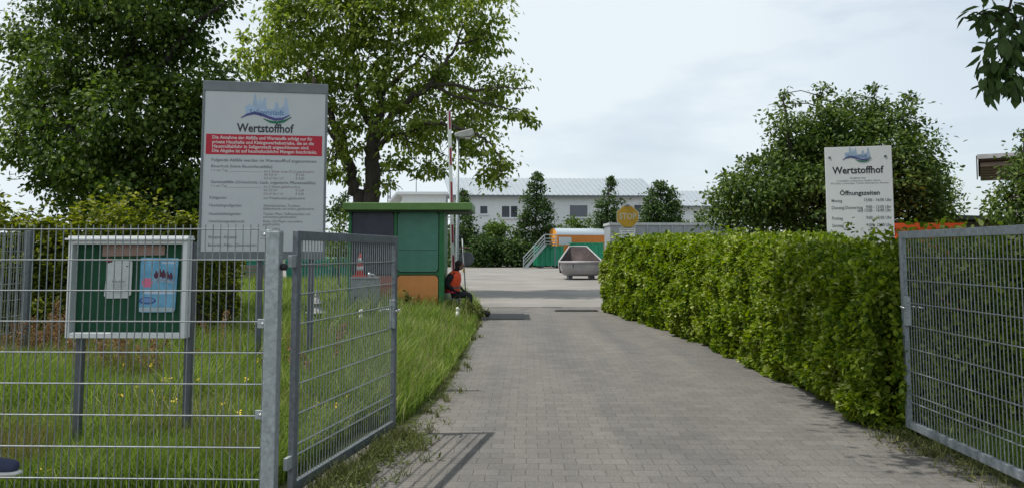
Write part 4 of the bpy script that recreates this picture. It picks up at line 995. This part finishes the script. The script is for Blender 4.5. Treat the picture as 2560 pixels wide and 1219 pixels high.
# ---- round tree behind the opening hours sign
OY = 22.0
ob = [(1975,300,38),(1962,335,30),(1955,235,12),(1968,260,18),(2035,250,16),(2060,270,26),(2052,225,12),(2110,270,28),(2120,245,12),(2185,260,26),(2190,228,12),(2195,300,40),(2262,265,18),(2275,240,10),(2250,300,38),(2290,340,40),(2060,330,60),(2130,330,65),(2200,360,70),(2270,400,70),(2330,410,35),(1990,380,55),(1940,395,40),(1900,430,50),(1875,395,14),(2060,400,90),(2130,420,100),(2200,450,90),(2290,480,70),(2320,520,50),(1950,460,80),(1890,500,75),(1830,470,36),(1815,440,20),(1812,520,50),(1780,535,25),(2040,490,110),(2150,510,110),(1960,540,80),(1860,555,60),(2250,540,80),(2080,560,90),(2000,470,80),(2320,460,40),(2180,300,50),(2090,310,50),(2020,330,45),(2240,350,55),(1930,520,70),(2330,560,40)]
ol = [([(2090,850),(2085,650),(2075,540),(2060,430),(2050,320),(2048,240)], .20, .03), ([(2080,570),(2150,450,.4),(2190,330,.5),(2190,235,.5)], .10, .02), ([(2080,560),(1990,450,-.3),(1970,340,-.3),(1960,240,-.3)], .09, .02), ([(2085,600),(2230,470,.2),(2262,270,.2)], .08, .02), ([(2085,640),(1930,540,-.5),(1830,450,-.5)], .08, .02)]
ol = [(pxl(p, OY), a, b) for p, a, b in ol]
m_round = leafmat('fruit_tree_leaves', (.028,.06,.012), (.10,.15,.028), .34, .6, c3=(.19,.25,.06))
make_tree('fruit_tree', 'broad dark green fruit tree with spiky top behind the opening hours sign', 'tree', (X(2090,OY),OY,0), pxb(ob, OY, .9, 1.2), ol, m_round, bark_dark, .125, .07, 98, 24, .17, .15, 5)
# lighter shrub right of it
m_light = leafmat('light_leaves', (.075,.13,.014), (.17,.25,.03), .4, .5)
make_tree('shrub', 'light green feathery shrub right of the broad fruit tree', 'shrub', (X(2340,24),24,0), pxb([(2330,440,28),(2355,470,32),(2375,510,26),(2335,500,40),(2360,545,35),(2325,560,45)], 24, .4), [(pxl([(2345,740),(2342,560),(2340,450)],24), .07,.02)], m_light, bark, .11, .05, 130, 16, .14, .1, 5)
make_tree('leafy_tree', 'dark leafy tree in front of the house at the right edge', 'tree', (X(2590,17),17,0), pxb([(2555,380,28),(2548,440,26),(2560,330,12),(2520,500,44),(2560,480,50),(2500,525,30),(2580,540,60),(2600,420,60),(2540,590,50),(2500,610,40),(2560,640,50)], 17, .5), [(pxl([(2595,900),(2590,640),(2575,480),(2560,370)],17), .11,.02)], m_round, bark_dark, .10, .06, 160, 20, .12, .2, 5)
make_tree('shrub', 'bright green shrub growing behind the right gate leaf', 'shrub', (X(2560,12.5),12.5,0), pxb([(2550,760,45),(2580,740,60),(2600,830,90),(2545,830,45),(2560,890,70),(2520,880,25),(2610,760,70)], 12.5, .4), [(pxl([(2580,980),(2580,860),(2575,740)],12.5), .03,.01)], m_light, bark, .09, .025, 260, 22, .12, .0, 5, twig_r=.006)

# ---- trees and shrubs in front of the white hall
m_con = leafmat('hornbeam_leaves', (.025,.055,.016), (.08,.135,.032), .28, .12)
def conical(name, label, px, w, py0, py1, Y, seed, lm=m_con, group=None, lean=0, power=1.0):
    bl = []; h = py1-py0; nl = max(7, int(h/16))
    for i in range(nl):
        f = (i+.7)/nl; hw = w/2*(.12+.88*min(1,f*1.12)**power)
        if f > .88: hw *= .9
        r = max(5, min(h/nl*.95, hw*.55)); m = max(1, int(hw/r*1.15))
        for j in range(m):
            t_ = 0 if m == 1 else -1+2*j/(m-1)
            bl.append((px + lean*(1-f) + t_*(hw-r*.8) + RNG.uniform(-.25,.25)*r, py0 + f*h + RNG.uniform(-.4,.4)*r, r*RNG.uniform(.8,1.2)))
    bl += [(px+lean, py0+5, 5), (px+lean+2, py0+14, 8)]
    return make_tree(name, label, 'tree', (X(px,Y),Y,0), pxb(bl, Y, .8, 1.2), [(pxl([(px,Z and 670),(px,(py0+py1)/2),(px+lean,py0+8)],Y), .22,.04)], lm, bark_dark, .30, .19, 26, 26, .30, .0, 3, group, .02)
g_ = 'conical trees in front of the white hall'
conical('conical_tree', 'tallest conical tree between the two large hall windows', 1340, 128, 432, 668, 92, 1, group=g_, lean=3)
conical('conical_tree', 'slim conical tree standing just left of the stop sign', 1520, 76, 442, 600, 93, 2, group=g_, lean=6)
conical('conical_tree', 'wide bushy conical tree just right of the stop sign', 1652, 126, 452, 600, 91, 3, group=g_, lean=-2, power=.8)
conical('conical_tree', 'conical tree partly hidden behind the kiosk roof and barrier', 1158, 84, 474, 668, 90, 4, group=g_, lean=0)
m_hs = leafmat('shrub_leaves', (.035,.075,.014), (.13,.21,.032), .3, .12)
sg = 'shrubs along the back of the yard'
def shrub(label, px, py, rx_, Y, lm=m_hs, ybot=668, ln=.34):
    n = 13; bl = []
    for i in range(n):
        f = RNG.random(); bl.append((px + RNG.uniform(-.7,.7)*rx_, py + (ybot-py)*(.15+.75*f), rx_*.45))
    bl.append((px, py+rx_*.35, rx_*.4))
    return make_tree('shrub', label, 'shrub', (X(px,Y),Y,0), pxb(bl, Y, .8), [(pxl([(px,668),(px,(py+ybot)/2)],Y), .08,.03)], lm, bark_dark, ln, ln*.6, 16, 24, .34, .1, 3, sg, .02)
shrub('rounded shrub with light top left of the tallest conical tree', 1248, 552, 44, 90)
shrub('dark low shrub at the yard edge beside the round grey sign', 1205, 592, 40, 88, m_con)
shrub('pale shrub under the grey blind window of the hall', 1430, 540, 34, 101)
shrub('low shrub between the blind window and the slim conical tree', 1472, 548, 30, 101)
shrub('dark shrub at the foot of the tallest conical tree', 1290, 600, 36, 89, m_con)
shrub('small shrub at the right end of the grey container', 1752, 545, 34, 60, m_round, 600, .22)
make_tree('shrub', 'bright yellow green shrub left of the kiosk wall', 'shrub', (X(846,30),30,0), pxb([(846,560,26),(860,590,26),(832,600,26),(855,540,14),(845,640,30)], 30, .4), [(pxl([(848,740),(848,580)],30), .05,.02)], m_light, bark, .12, .06, 90, 20, .15, .1, 4, None)
make_tree('tree', 'small dark tree on the horizon between information board and walnut trunk', 'tree', (X(848,70),70,0), pxb([(848,495,12),(862,488,9),(845,520,20),(866,515,14),(835,540,16)], 70, .8), [(pxl([(850,660),(850,510)],70), .12,.05)], m_con, bark_dark, .3, .2, 20, 22, .3, .1, 3)

# distant wood along the horizon
def far_wood():
    P = []
    for i in range(900):
        x = RNG.uniform(-330, 330); h = 8 + 5*math.sin(x*.05+1) + RNG.uniform(-2,2)
        if h < 3: h = 3
        P.append(np.column_stack([x + RNG.normal(0,2.2,26), 300+RNG.normal(0,5,26), RNG.uniform(0,1,26)**.7*h]))
    P = np.concatenate(P); n = len(P)
    V, Fq = leaf_quads(P, rnd(n)+np.array([0,-.3,0]), rnd(n)+np.array([0,-1,.6]), RNG.uniform(1.6,3.0,n), RNG.uniform(1.2,2.2,n))
    o = np_mesh('distant_wood', V, Fq, leafmat('distant_leaves', (.035,.07,.035), (.06,.10,.045), .15, .05))
    return tag(o, 'low band of far off trees along the horizon', 'wood', kind='stuff')
far_wood()

# ---- overhanging branches at the top right, trunk out of view
ovb = pxb([(2462,35,16),(2505,25,20),(2545,25,26),(2530,60,16),(2490,50,12),(2500,118,16),(2525,105,14),(2556,95,24),(2545,150,26),(2500,150,10),(2480,180,14),(2500,195,18),(2525,190,18),(2550,215,14),(2560,200,20)], 5.6, .12)
for gx0 in (1.2,2.3,3.4,4.5,5.6):  # unseen crown masses added overhead to darken the hedge end and gate
    for gy0 in (4.8,6.0,7.2,8.4,9.6):
        if gx0+gy0 > 4.2: ovb.append(((gx0+RNG.uniform(-.3,.3), gy0+RNG.uniform(-.3,.3), 6.6+RNG.uniform(-.3,.9)+.1*gx0), (.95,.95,.8)))
for k in range(14): ovb.append(((RNG.uniform(2.5,6.8), RNG.uniform(6.5,10.2), RNG.uniform(7.6,9.0)), (1.1,1.1,.9)))  # more unseen crown, filled in to block sky light from above
ovb += [((7.4,7.6,2.6),(1.2,1.3,1.0)),((7.6,8.6,4.0),(1.2,1.2,1.0)),((6.6,6.6,4.6),(1.0,1.2,.9)),((7.2,6.2,3.4),(1.1,1.2,1.0)),((6.0,5.2,5.6),(1,1,.8))]  # unseen foliage added mainly at the right to keep sky light off the hedge
ovb += [((.45,7.6,6.9),(.8,1.0,.7)),((.6,9.0,7.2),(.8,.9,.7)),((1.3,5.6,6.1),(.9,.9,.7)),((2.2,5.2,6.0),(1.0,1.0,.7)),((1.2,6.9,7.0),(.9,1.0,.7)),((2.0,7.6,6.0),(.9,1.2,.6)),((3.0,5.9,6.2),(1,1,.7)),((1.2,8.0,6.5),(1.0,1.3,.75)),((2.6,8.4,6.8),(1.2,1.4,.9)),((3.6,7.4,6.4),(1.2,1.2,.9)),((1.8,6.6,6.6),(1.0,1.0,.7)),((2.4,9.6,7.4),(1.2,1.0,.8)),((1.3,9.6,7.0),(.9,.9,.6)),((4.2,6.2,5.6),(.8,1,.9)),((.75,6.3,5.3),(.38,.32,.3)),((4.6,5.6,4.8),(.7,.7,.8)),((3.0,7.0,7.6),(1.3,1.6,.9))]  # out-of-view crown placed so its shadow falls on hedge end and paving
ovl = [([(6.3,6.6,0),(6.1,6.5,2.0),(5.5,6.7,4.2),(4.6,7.0,5.6),(3.4,7.5,6.5),(2.2,8.2,6.9)], .22,.05), ([(5.6,6.7,4.0),(4.9,6.0,4.4),(4.1,5.7,4.1),(3.75,5.6,3.7),(3.5,5.6,3.35)], .05,.006), ([(3.9,5.65,3.85),(3.6,5.6,3.6),(3.3,5.6,3.5)], .012,.004), ([(3.75,5.6,3.65),(3.6,5.6,3.1),(3.4,5.6,2.85)], .010,.004)]
m_over = leafmat('dark_green_leaves', (.03,.06,.014), (.07,.12,.03), .25, .6)  # dark green leaf tone for the whole overhanging tree
make_tree('overhanging_tree', 'leafy branch tips hanging into the sky above the gate', 'tree', (6.3,6.6,0), ovb, ovl, m_over, bark_dark, .125, .058, 150, 15, .13, .8, 3, twig_r=.006)

# ------------------------------------------------------------------ hedges
def noise1(x, k): return math.sin(x*1.7+k)*.5 + math.sin(x*3.1+k*2.3)*.3 + math.sin(x*6.3+k*1.1)*.2
def wave3(P, k, seed, n=14):
    r = np.random.default_rng(seed); o = np.zeros(len(P))
    for i in range(n):
        d = r.normal(size=3); d /= np.linalg.norm(d); o += np.sin(P @ d * k * r.uniform(.6,1.7) + r.uniform(0,6.28))
    return o/math.sqrt(n/2)
def hedge(name, label, front, depth, h, lm, core_m, ln, count, shoots=40, bulge=.14, rise=0.0, drop=0.0, extra=(), shoot_h=(.10,.30), topn=.05, crownd=0.0):
    """front: list of (x,y) along the visible face; depth: outward vector from the face to the back"""
    f = [np.array(p, float) for p in front]; dv = np.array(depth, float)
    seg = [np.linalg.norm(f[i+1]-f[i]) for i in range(len(f)-1)]; Lt = sum(seg)
    cum = np.concatenate([[0], np.cumsum(seg)]); fx = np.array([p[0] for p in f]); fy = np.array([p[1] for p in f])
    base = np.array([fx[0], fy[0], 0.])
    dn = dv/np.linalg.norm(dv); dl_ = np.linalg.norm(dv)
    n = count; s = RNG.random(n*4)*Lt; x = np.interp(s, cum, fx); y = np.interp(s, cum, fy)
    dist = np.hypot(x, y); keep = RNG.random(n*4) < (np.clip(10/dist, .25, 1)**.8)
    s, x, y, dist = s[keep][:n], x[keep][:n], y[keep][:n], dist[keep][:n]; n = len(s)
    hs_ = np.column_stack([x,y,y*0]); hh = h + rise*np.clip(s/Lt*1.5,0,1) + topn*(wave3(hs_,1.2,3) + .7*wave3(hs_,4,4)) - crownd*np.abs(2*s/Lt-1)**3 - drop*np.exp(-(s/1.6)**2)
    fw = RNG.random(n)
    face = np.where(fw < .60, 0, np.where(fw < .90, 1, 2))                # front, top, ends
    t_ = RNG.random(n)**.85*hh; q = RNG.random(n)*dl_
    inset = RNG.exponential(.07, n) - .05
    Q_ = np.column_stack([x, y, t_]); lump = .035*wave3(Q_,2.2,5) + .03*wave3(Q_,5.5,6) + .045*wave3(Q_,14,7); inset = np.where(RNG.random(n) < .25, np.abs(inset)+RNG.exponential(.10,n), inset) + .09*np.clip(wave3(Q_,7,9)-.5,0,2)
    bl_ = bulge*np.sin(np.pi*np.clip(t_/hh,0,1))**.7 + lump - .10*(t_/hh)**4
    P = np.zeros((n,3)); O = np.zeros((n,3))
    dF = inset - bl_
    P[:,0] = x + dn[0]*dF; P[:,1] = y + dn[1]*dF; P[:,2] = t_; O[:,0] = -dn[0]; O[:,1] = -dn[1]; O[:,2] = .35
    k = face == 1
    P[k,0] = x[k] + dn[0]*q[k]; P[k,1] = y[k] + dn[1]*q[k]; P[k,2] = hh[k] - inset[k]*.9 + lump[k]*.6 - .10*(np.abs(q[k]/dl_-.5)*2)**4; O[k] = [0,0,1]
    k = face == 2; m = k.sum(); end = RNG.random(m) < .5
    ex_ = np.where(end, fx[0], fx[-1]); ey_ = np.where(end, fy[0], fy[-1])
    t0 = np.array([fx[1]-fx[0], fy[1]-fy[0]]); t0 = -t0/np.linalg.norm(t0); t1 = np.array([fx[-1]-fx[-2], fy[-1]-fy[-2]]); t1 = t1/np.linalg.norm(t1)
    tx = np.where(end, t0[0], t1[0]); ty = np.where(end, t0[1], t1[1])
    lu = .08*np.sin(q[k]*5+t_[k]*3) + bulge*.8*np.sin(np.pi*np.clip(t_[k]/h,0,1))
    P[k,0] = ex_ + dn[0]*q[k] + tx*(lu-inset[k]); P[k,1] = ey_ + dn[1]*q[k] + ty*(lu-inset[k]); P[k,2] = t_[k]; O[k,0] = tx; O[k,1] = ty; O[k,2] = .3
    sz = ln*RNG.uniform(.6,1.3,n)*np.clip(np.hypot(P[:,0],P[:,1])/13, 1, 1.45)
    D = O*.6 + rnd(n)*.6 + np.array([0,0,-.25]); Nn = O*.25 + rnd(n)*.75 + np.array([0,0,.55])
    V1, F1 = leaf_quads(P, D, Nn, sz, sz*.62)
    # shoots standing above the top
    P2, D2 = [], []
    for i in range(shoots):
        s_ = RNG.random()*Lt; xx = np.interp(s_,cum,fx); yy = np.interp(s_,cum,fy); qq = RNG.random()*dl_
        hh_ = RNG.uniform(*shoot_h); hh_ *= 1 if (drop == 0 or s_ > 1.6) else .15; cl_ = math.sin(xx*3.1+qq*2.2)+math.sin(xx*7.3-qq*3+1); hh_ *= max(.15, min(1.3, .45+.5*cl_)); lean_ = RNG.normal(0,.06,2)
        for j in range(14):
            u_ = RNG.random(); P2.append((xx+dn[0]*qq+lean_[0]*u_, yy+dn[1]*qq+lean_[1]*u_, h+rise*min(1,s_/Lt*1.5)-.02+hh_*u_)); D2.append((RNG.normal(), RNG.normal(), .4))
    for (px_, py_, Y__, k_) in extra:
        p_ = np.array(at(px_, py_, Y__)); b_ = p_.copy(); b_[2] = h-.05
        for j in range(k_):
            u_ = RNG.random(); P2.append(b_ + (p_-b_)*u_ + RNG.normal(0,.03,3)); D2.append((RNG.normal(), RNG.normal(), .4))
    V = V1; Fq = F1
    if P2:
        P2 = np.array(P2); D2 = np.array(D2); m = len(P2)
        s2 = ln*.9*RNG.uniform(.7,1.2,m)*np.clip(np.hypot(P2[:,0],P2[:,1])/10,1,2)
        V2, F2 = leaf_quads(P2, D2, rnd(m)*.6+np.array([0,0,.8]), s2, s2*.6)
        V = np.concatenate([V1,V2]); Fq = np.concatenate([F1, F2+len(V1)])
    t = thing(name, label, 'hedge', tuple(base))
    np_mesh('foliage', V-base, Fq, lm, t)
    # dense twiggy inside
    core = MB(); ins = .22
    A = [(np.interp(u*Lt,cum,fx), np.interp(u*Lt,cum,fy)) for u in np.linspace(.015,.985,24)]
    vs = []
    for i,(a,b) in enumerate(A):
        for (qq, z_) in ((ins,.05),(ins*.7,h*.5),(ins*1.3,h-.28),(dl_-ins,h-.28),(dl_-ins,.05)):
            z_ = z_ if z_ < .1 else z_-.05-(drop if i < 3 else 0); vs.append((a+dn[0]*qq-base[0]+RNG.normal(0,.03), b+dn[1]*qq-base[1]+RNG.normal(0,.03), z_+RNG.normal(0,.02)))
    fs = [(i*5+k,(i+1)*5+k,(i+1)*5+(k+1)%5,i*5+(k+1)%5) for i in range(23) for k in range(5)] + [(0,1,2,3,4),(119,118,117,116,115)]
    core.add(vs, fs); core.build('twig_core', core_m, t)
    return t
twig = mat('dark_twigs',(.016,.018,.010),.95,0,.5,25,c2=(.035,.035,.02))
m_hed = leafmat('hornbeam_hedge_leaves', (.035,.08,.008), (.24,.315,.026), .40, 1.4, .55, .2, c3=(.45,.50,.18))
hedge('hedge', 'long bright green clipped hedge along the right side of the driveway', [(3.46,7.45),(3.5,10),(3.5,14),(3.2,18),(2.72,22.6)], (1.55,.12), 1.62, m_hed, twig, .064, 235000, 520, shoot_h=(.10,.36), topn=.06, rise=.24, drop=.22, extra=[(2122,552,9.6,22),(2135,565,9.6,16),(2108,570,9.7,14),(2188,552,9.2,24),(2200,562,9.2,18),(2176,570,9.2,14),(2222,572,9.0,14),(2150,575,9.4,12),(2030,572,10.5,10),(1990,572,11,10)])
m_hed2 = leafmat('yellow_green_hedge_leaves', (.035,.06,.010), (.23,.26,.03), .40, .9, c3=(.36,.36,.10))
hedge('hedge', 'high hedge with yellow green top behind the notice board', [(-8.4,11.3),(-6.5,11.4),(-5.0,11.6),(-4.9,12.6)], (.1,1.7), 2.0, m_hed2, twig, .072, 52000, 520, .10, shoot_h=(.15,.55), topn=.09, crownd=.35, extra=[(RNG.uniform(-20,440), 520-30*math.sin(i*.9)+RNG.uniform(-22,20), 12.2, 16) for i in range(34)])

# ------------------------------------------------------------------ grass, weeds, flowers
def inpoly(x, y, poly):
    c = np.zeros(len(x), bool); j = len(poly)-1
    for i in range(len(poly)):
        xi, yi = poly[i]; xj, yj = poly[j]
        with np.errstate(divide='ignore', invalid='ignore'):
            k = ((yi > y) != (yj > y)) & (x < (xj-xi)*(y-yi)/(yj-yi+1e-12)+xi)
        c ^= k; j = i
    return c
def blades(x, y, h, w, lean):
    n = len(x); a = RNG.uniform(0, 2*np.pi, n); dx, dy = np.cos(a), np.sin(a); b = RNG.uniform(0,2*np.pi,n)
    lx_, ly_ = np.cos(b)*lean*h, np.sin(b)*lean*h
    z0 = np.full(n, -.01)
    def row(fz, fl, fw): return [np.column_stack([x+s*dx*w*fw*.5+lx_*fl, y+s*dy*w*fw*.5+ly_*fl, z0+h*fz]) for s in (-1,1)]
    r = row(0,0,1) + row(.5,.22,.85) + row(.97,1.0,.12)
    V = np.stack(r,1).reshape(-1,3); o = np.arange(n)[:,None]*6
    return V, np.concatenate([o+np.array([0,1,3,2]), o+np.array([2,3,5,4])])
lawn = [(-13,5.42),(-1.70,5.42),(-1.42,7.5),(-1.05,7.85),(-.90,9.4),(-.82,12),(-.77,16),(-.86,20),(-1.0,24.5),(-2.3,30),(-8,42),(-34,46),(-34,20)]
def sample(poly, n, y0, y1, xl=-.70, xr=.75):
    u = RNG.random(n*3); p = 1.15
    y = (y0**(1-p) + u*(y1**(1-p)-y0**(1-p)))**(1/(1-p)); x = RNG.uniform(xl, xr, n*3)*y
    k = inpoly(x, y, poly); return x[k][:n], y[k][:n]
m_grass = leafmat('grass_blades', (.08,.135,.024), (.235,.315,.065), .45, .9, .6, .2, c3=(.42,.42,.22))
x, y = sample(lawn, 230000, 5.42, 45)
edge_d = np.clip((-.78 - x)/.9, 0, 1)
h = np.where((y > 7.5) & (x > -3.2), .17+.33*edge_d, .33) * RNG.uniform(.45,1.25,len(x))
h *= .75 + .5*(np.sin(x*1.3+y*.7)*np.sin(y*1.1-x*.4)*.5+.5)
h = np.where(y < 6.6, h*.8, h); h = np.where((x < -3.0) & (y > 7.2), h*1.45, h)
w = .0075*np.clip(y/6,1,3.2)*RNG.uniform(.7,1.4,len(x))
V, Fq = blades(x, y, h, w, RNG.uniform(.1,.75,len(x)))
o = np_mesh('grass', V, Fq, m_grass); tag(o, 'tall unmown green grass beside the driveway and behind the fence', 'grass', kind='stuff')
rl = [(3.75,5.05),(40,5.05),(60,40),(9,40),(5.2,14),(5.2,7.2),(3.6,7.2)]
x, y = sample(rl, 34000, 5.05, 36, .3, .95)
V, Fq = blades(x, y, RNG.uniform(.1,.3,len(x)), .009*np.clip(y/7,1,3), RNG.uniform(.1,.6,len(x)))
o = np_mesh('grass', V, Fq, m_grass); tag(o, 'grass patch behind the right gate leaf and the hedge', 'grass', kind='stuff')
# drier, browner growth scattered through the lawn behind the fence
lw_ = [(-9,5.6),(-1.75,5.6),(-1.6,7.6),(-3.0,12),(-9,12)]
x, y = sample(lw_, 26000, 5.6, 12, -.7, -.1)
k = (np.sin(x*2.1+1)*np.sin(y*1.9+.5) + .6*np.sin(x*4.7+y*3.1) + RNG.normal(0,.35,len(x))) > .25
x, y = x[k], y[k]
V, Fq = blades(x, y, RNG.uniform(.15,.50,len(x))*np.where(y>8.5,1.6,1.0), .006*np.clip(y/6,1,2), RNG.uniform(.05,.5,len(x)))
o = np_mesh('dry_grass', V, Fq, leafmat('dry_grass_blades', (.10,.10,.03), (.25,.22,.09), .3, .9)); tag(o, 'olive brown dry stalks mixed into the lawn behind the fence', 'grass', kind='stuff')
# thin seed stalks over the verge
x, y = sample([(-3.4,8),(-.95,8),(-.85,20),(-2.6,20)], 2600, 8, 20)
V, Fq = blades(x, y, RNG.uniform(.42,.72,len(x)), .006*np.clip(y/8,1,2.2), RNG.uniform(.05,.3,len(x)))
o = np_mesh('seed_stalks', V, Fq, leafmat('straw_stalks', (.16,.17,.05), (.34,.32,.16), .3)); tag(o, 'pale seed stalks standing above the tall green grass', 'grass', kind='stuff')

def rosettes(spots, n_leaf, rad, ln, hmax, lm, name, label, cat):
    P, D = [], []
    for (sx_, sy_, sc2) in spots:
        n = int(n_leaf*sc2); a = RNG.uniform(0,2*np.pi,n); r = rad*sc2*RNG.random(n)**.7
        P.append(np.column_stack([sx_+np.cos(a)*r, sy_+np.sin(a)*r, .008+hmax*sc2*RNG.random(n)**1.6])); D.append(np.column_stack([np.cos(a),np.sin(a),RNG.uniform(.0,.9,n)]))
    P = np.concatenate(P); D = np.concatenate(D); n = len(P)
    s = ln*RNG.uniform(.5,1.3,n); V, Fq = leaf_quads(P, D+rnd(n)*.35, rnd(n)*.5+np.array([0,0,1]), s, s*.38)
    o = np_mesh(name, V, Fq, lm); return tag(o, label, cat, kind='stuff')
m_weed = leafmat('weed_leaves', (.06,.085,.02), (.15,.18,.045), .3, 2.0)
m_tuft = leafmat('tuft_blades', (.07,.085,.025), (.17,.19,.06), .3, 2.0)
sp = []
for i in range(70):
    f = RNG.random(); gx_ = hg.x + (fg.x-hg.x)*f; gy_ = 5.42+2.03*f
    sp.append((gx_ + .12 + abs(RNG.normal(0,.16)), gy_ + RNG.normal(0,.06), RNG.uniform(.3,1.0)))
for px, py in ((1110,1020),(1075,1050),(1040,1052),(1000,1055),(960,1060),(1120,1052),(1180,855),(1170,890),(1045,1085),(1000,1110),(985,1075),(1090,1090)):
    d_ = 1.65*2000/(py-630); sp.append((X(px,d_), d_, RNG.uniform(.35,.8)))
for i in range(46):
    y_ = RNG.uniform(7.7,20); sp.append((-.80+RNG.normal(0,.06), y_, RNG.uniform(.3,.9)))
rosettes(sp, 22, .09, .042, .07, m_weed, 'weeds', 'straggling weeds in the paving joints under the left gate', 'weeds')
sp = [(3.47+RNG.normal(0,.15)-.18*(7.3-y_)*0, y_, RNG.uniform(.3,1.0)) for y_ in RNG.uniform(5.2,7.4,46)]
rosettes(sp, 24, .13, .045, .07, leafmat('dry_weed_leaves', (.06,.075,.025), (.17,.17,.06), .3, 2), 'weeds', 'dry weeds and litter along the foot of the right gate', 'weeds')
# leaf litter under the hedge
# red-brown sorrel seed heads below the notice board
P = []; 
for (px, py, Y_, n) in ((95,900,10.2,9),(135,880,10.4,9),(165,905,10.2,8),(120,940,9.8,8),(270,880,10.4,8),(285,850,10.6,7),(250,960,9.2,6),(275,1005,8.6,6),(330,1050,8.0,5),(345,1000,8.6,5),(320,895,10.4,5),(560,900,10.2,4),(540,870,10.6,4),(860,1010,8.5,4),(820,990,9.0,4),(300,1030,8.2,5)):
    for k in range(int(n*.7)):
        x_ = X(px,Y_)+RNG.normal(0,.20); y_ = Y_+RNG.normal(0,.25); zt_ = max(.55, Z(py,Y_))+RNG.uniform(-.1,.5)
        m = 120; u_ = RNG.random(m)**.6
        P.append(np.column_stack([x_+RNG.normal(0,.022,m)+.08*u_*RNG.normal(), y_+RNG.normal(0,.022,m), zt_*(.58+.42*u_)]))
P = np.concatenate(P); n = len(P)
V, Fq = leaf_quads(P, rnd(n)+np.array([0,0,.7]), rnd(n), RNG.uniform(.018,.040,n), RNG.uniform(.012,.022,n))
o = np_mesh('sorrel', V, Fq, leafmat('sorrel_heads', (.17,.095,.055), (.33,.21,.11), .3, 2)); tag(o, 'reddish brown sorrel seed heads below the notice board', 'weeds', kind='stuff')
P = []
for (px, py) in ((310,912),(375,912),(405,950),(410,955),(425,945),(345,965),(380,975),(408,993),(122,1175),(100,1180),(612,950),(645,900),(470,960),(300,985),(838,1010),(870,985),(795,1010),(500,945),(440,1000),(560,1010),(600,1030)):
    Y_ = RNG.uniform(8.0,10.5) if py < 1100 else 6.2
    p_ = at(px, py, Y_)
    if py < 1100: p_ = at(px, py, (CAMZ-RNG.uniform(.38,.5))*2000/(py-630))
    if p_.z < .04: p_ = at(px, py, 1.65*2000/(py-630)*.93)
    for k in range(5): P.append(np.array(p_)+RNG.normal(0,.012,3))
P = np.array(P); n = len(P)
V, Fq = leaf_quads(P, rnd(n)+np.array([0,0,.2]), np.tile([0,-.5,1.],(n,1)), np.full(n,.020), np.full(n,.016))
o = np_mesh('wildflowers', V, Fq, mat('yellow_petals',(.62,.46,.01),.6,0,.1)); tag(o, 'scattered small yellow flowers in the tall grass behind the fence', 'flowers', kind='stuff')
P = []
for i in range(9): 
    c_ = np.array(at(1008+RNG.uniform(-12,20), 735+RNG.uniform(-4,28), 19.2)); P.append(c_ + RNG.normal(0,.035,(9,3)))
P = np.concatenate(P); n = len(P)
t = thing('bramble', 'small dark weed stem in front of the orange kiosk panel', 'plant', (X(1012,19.2),19.2,0))
V, Fq = leaf_quads(P, rnd(n), rnd(n)+np.array([0,-.6,.6]), np.full(n,.09), np.full(n,.045))
np_mesh('leaves', V-np.array(t.location), Fq, m_weed, t); MB().tube([(0,0,0),(.02,0,.4),(.03,0,.65)], .008, 5).build('stem', bark, t)
P = []
for i in range(15):
    c_ = np.array(at(RNG.uniform(1168,1208), RNG.uniform(757,800), 19.6)); c_[2] = max(.05,c_[2]); P.append(c_ + RNG.normal(0,.07,(20,3)))
P = np.concatenate(P); P[:,2] = np.maximum(P[:,2],.02); n = len(P)
t = thing('weed_clump', 'leafy weed clump at the grass corner beside the seated person', 'plant', (X(1188,19.6),19.6,0))
V, Fq = leaf_quads(P, rnd(n), rnd(n)+np.array([0,-.4,.8]), RNG.uniform(.06,.12,n), RNG.uniform(.03,.06,n)); np_mesh('leaves', V-np.array(t.location), Fq, m_weed, t)
MB().tube([(0,0,0),(.01,0,.2)], .008, 5).build('stem', bark, t)

# tufts of short grass in the joints along the gates
sx_, sy_ = [], []
for i in range(240):
    f = RNG.random(); k = RNG.integers(5,26); r = RNG.uniform(.01,.05)
    a = hg.x+(fg.x-hg.x)*f + .02 + abs(RNG.normal(0,.16)); b = 5.42+2.03*f+RNG.normal(0,.05)
    if i > 190: a, b = 3.48+RNG.normal(0,.13), RNG.uniform(5.2,7.4)
    elif i > 150: a, b = -.80+RNG.normal(0,.10), RNG.uniform(7.6,20)
    sx_.append(a+RNG.normal(0,r,k)); sy_.append(b+RNG.normal(0,r,k))
x = np.concatenate(sx_); y = np.concatenate(sy_)
V, Fq = blades(x, y, RNG.uniform(.04,.17,len(x)), .006*np.clip(y/6,1,2.5), RNG.uniform(.3,1.0,len(x)))
o = np_mesh('grass_tufts', V, Fq, m_tuft); tag(o, 'short grass tufts sprouting from paving joints under the gates', 'grass', kind='stuff')
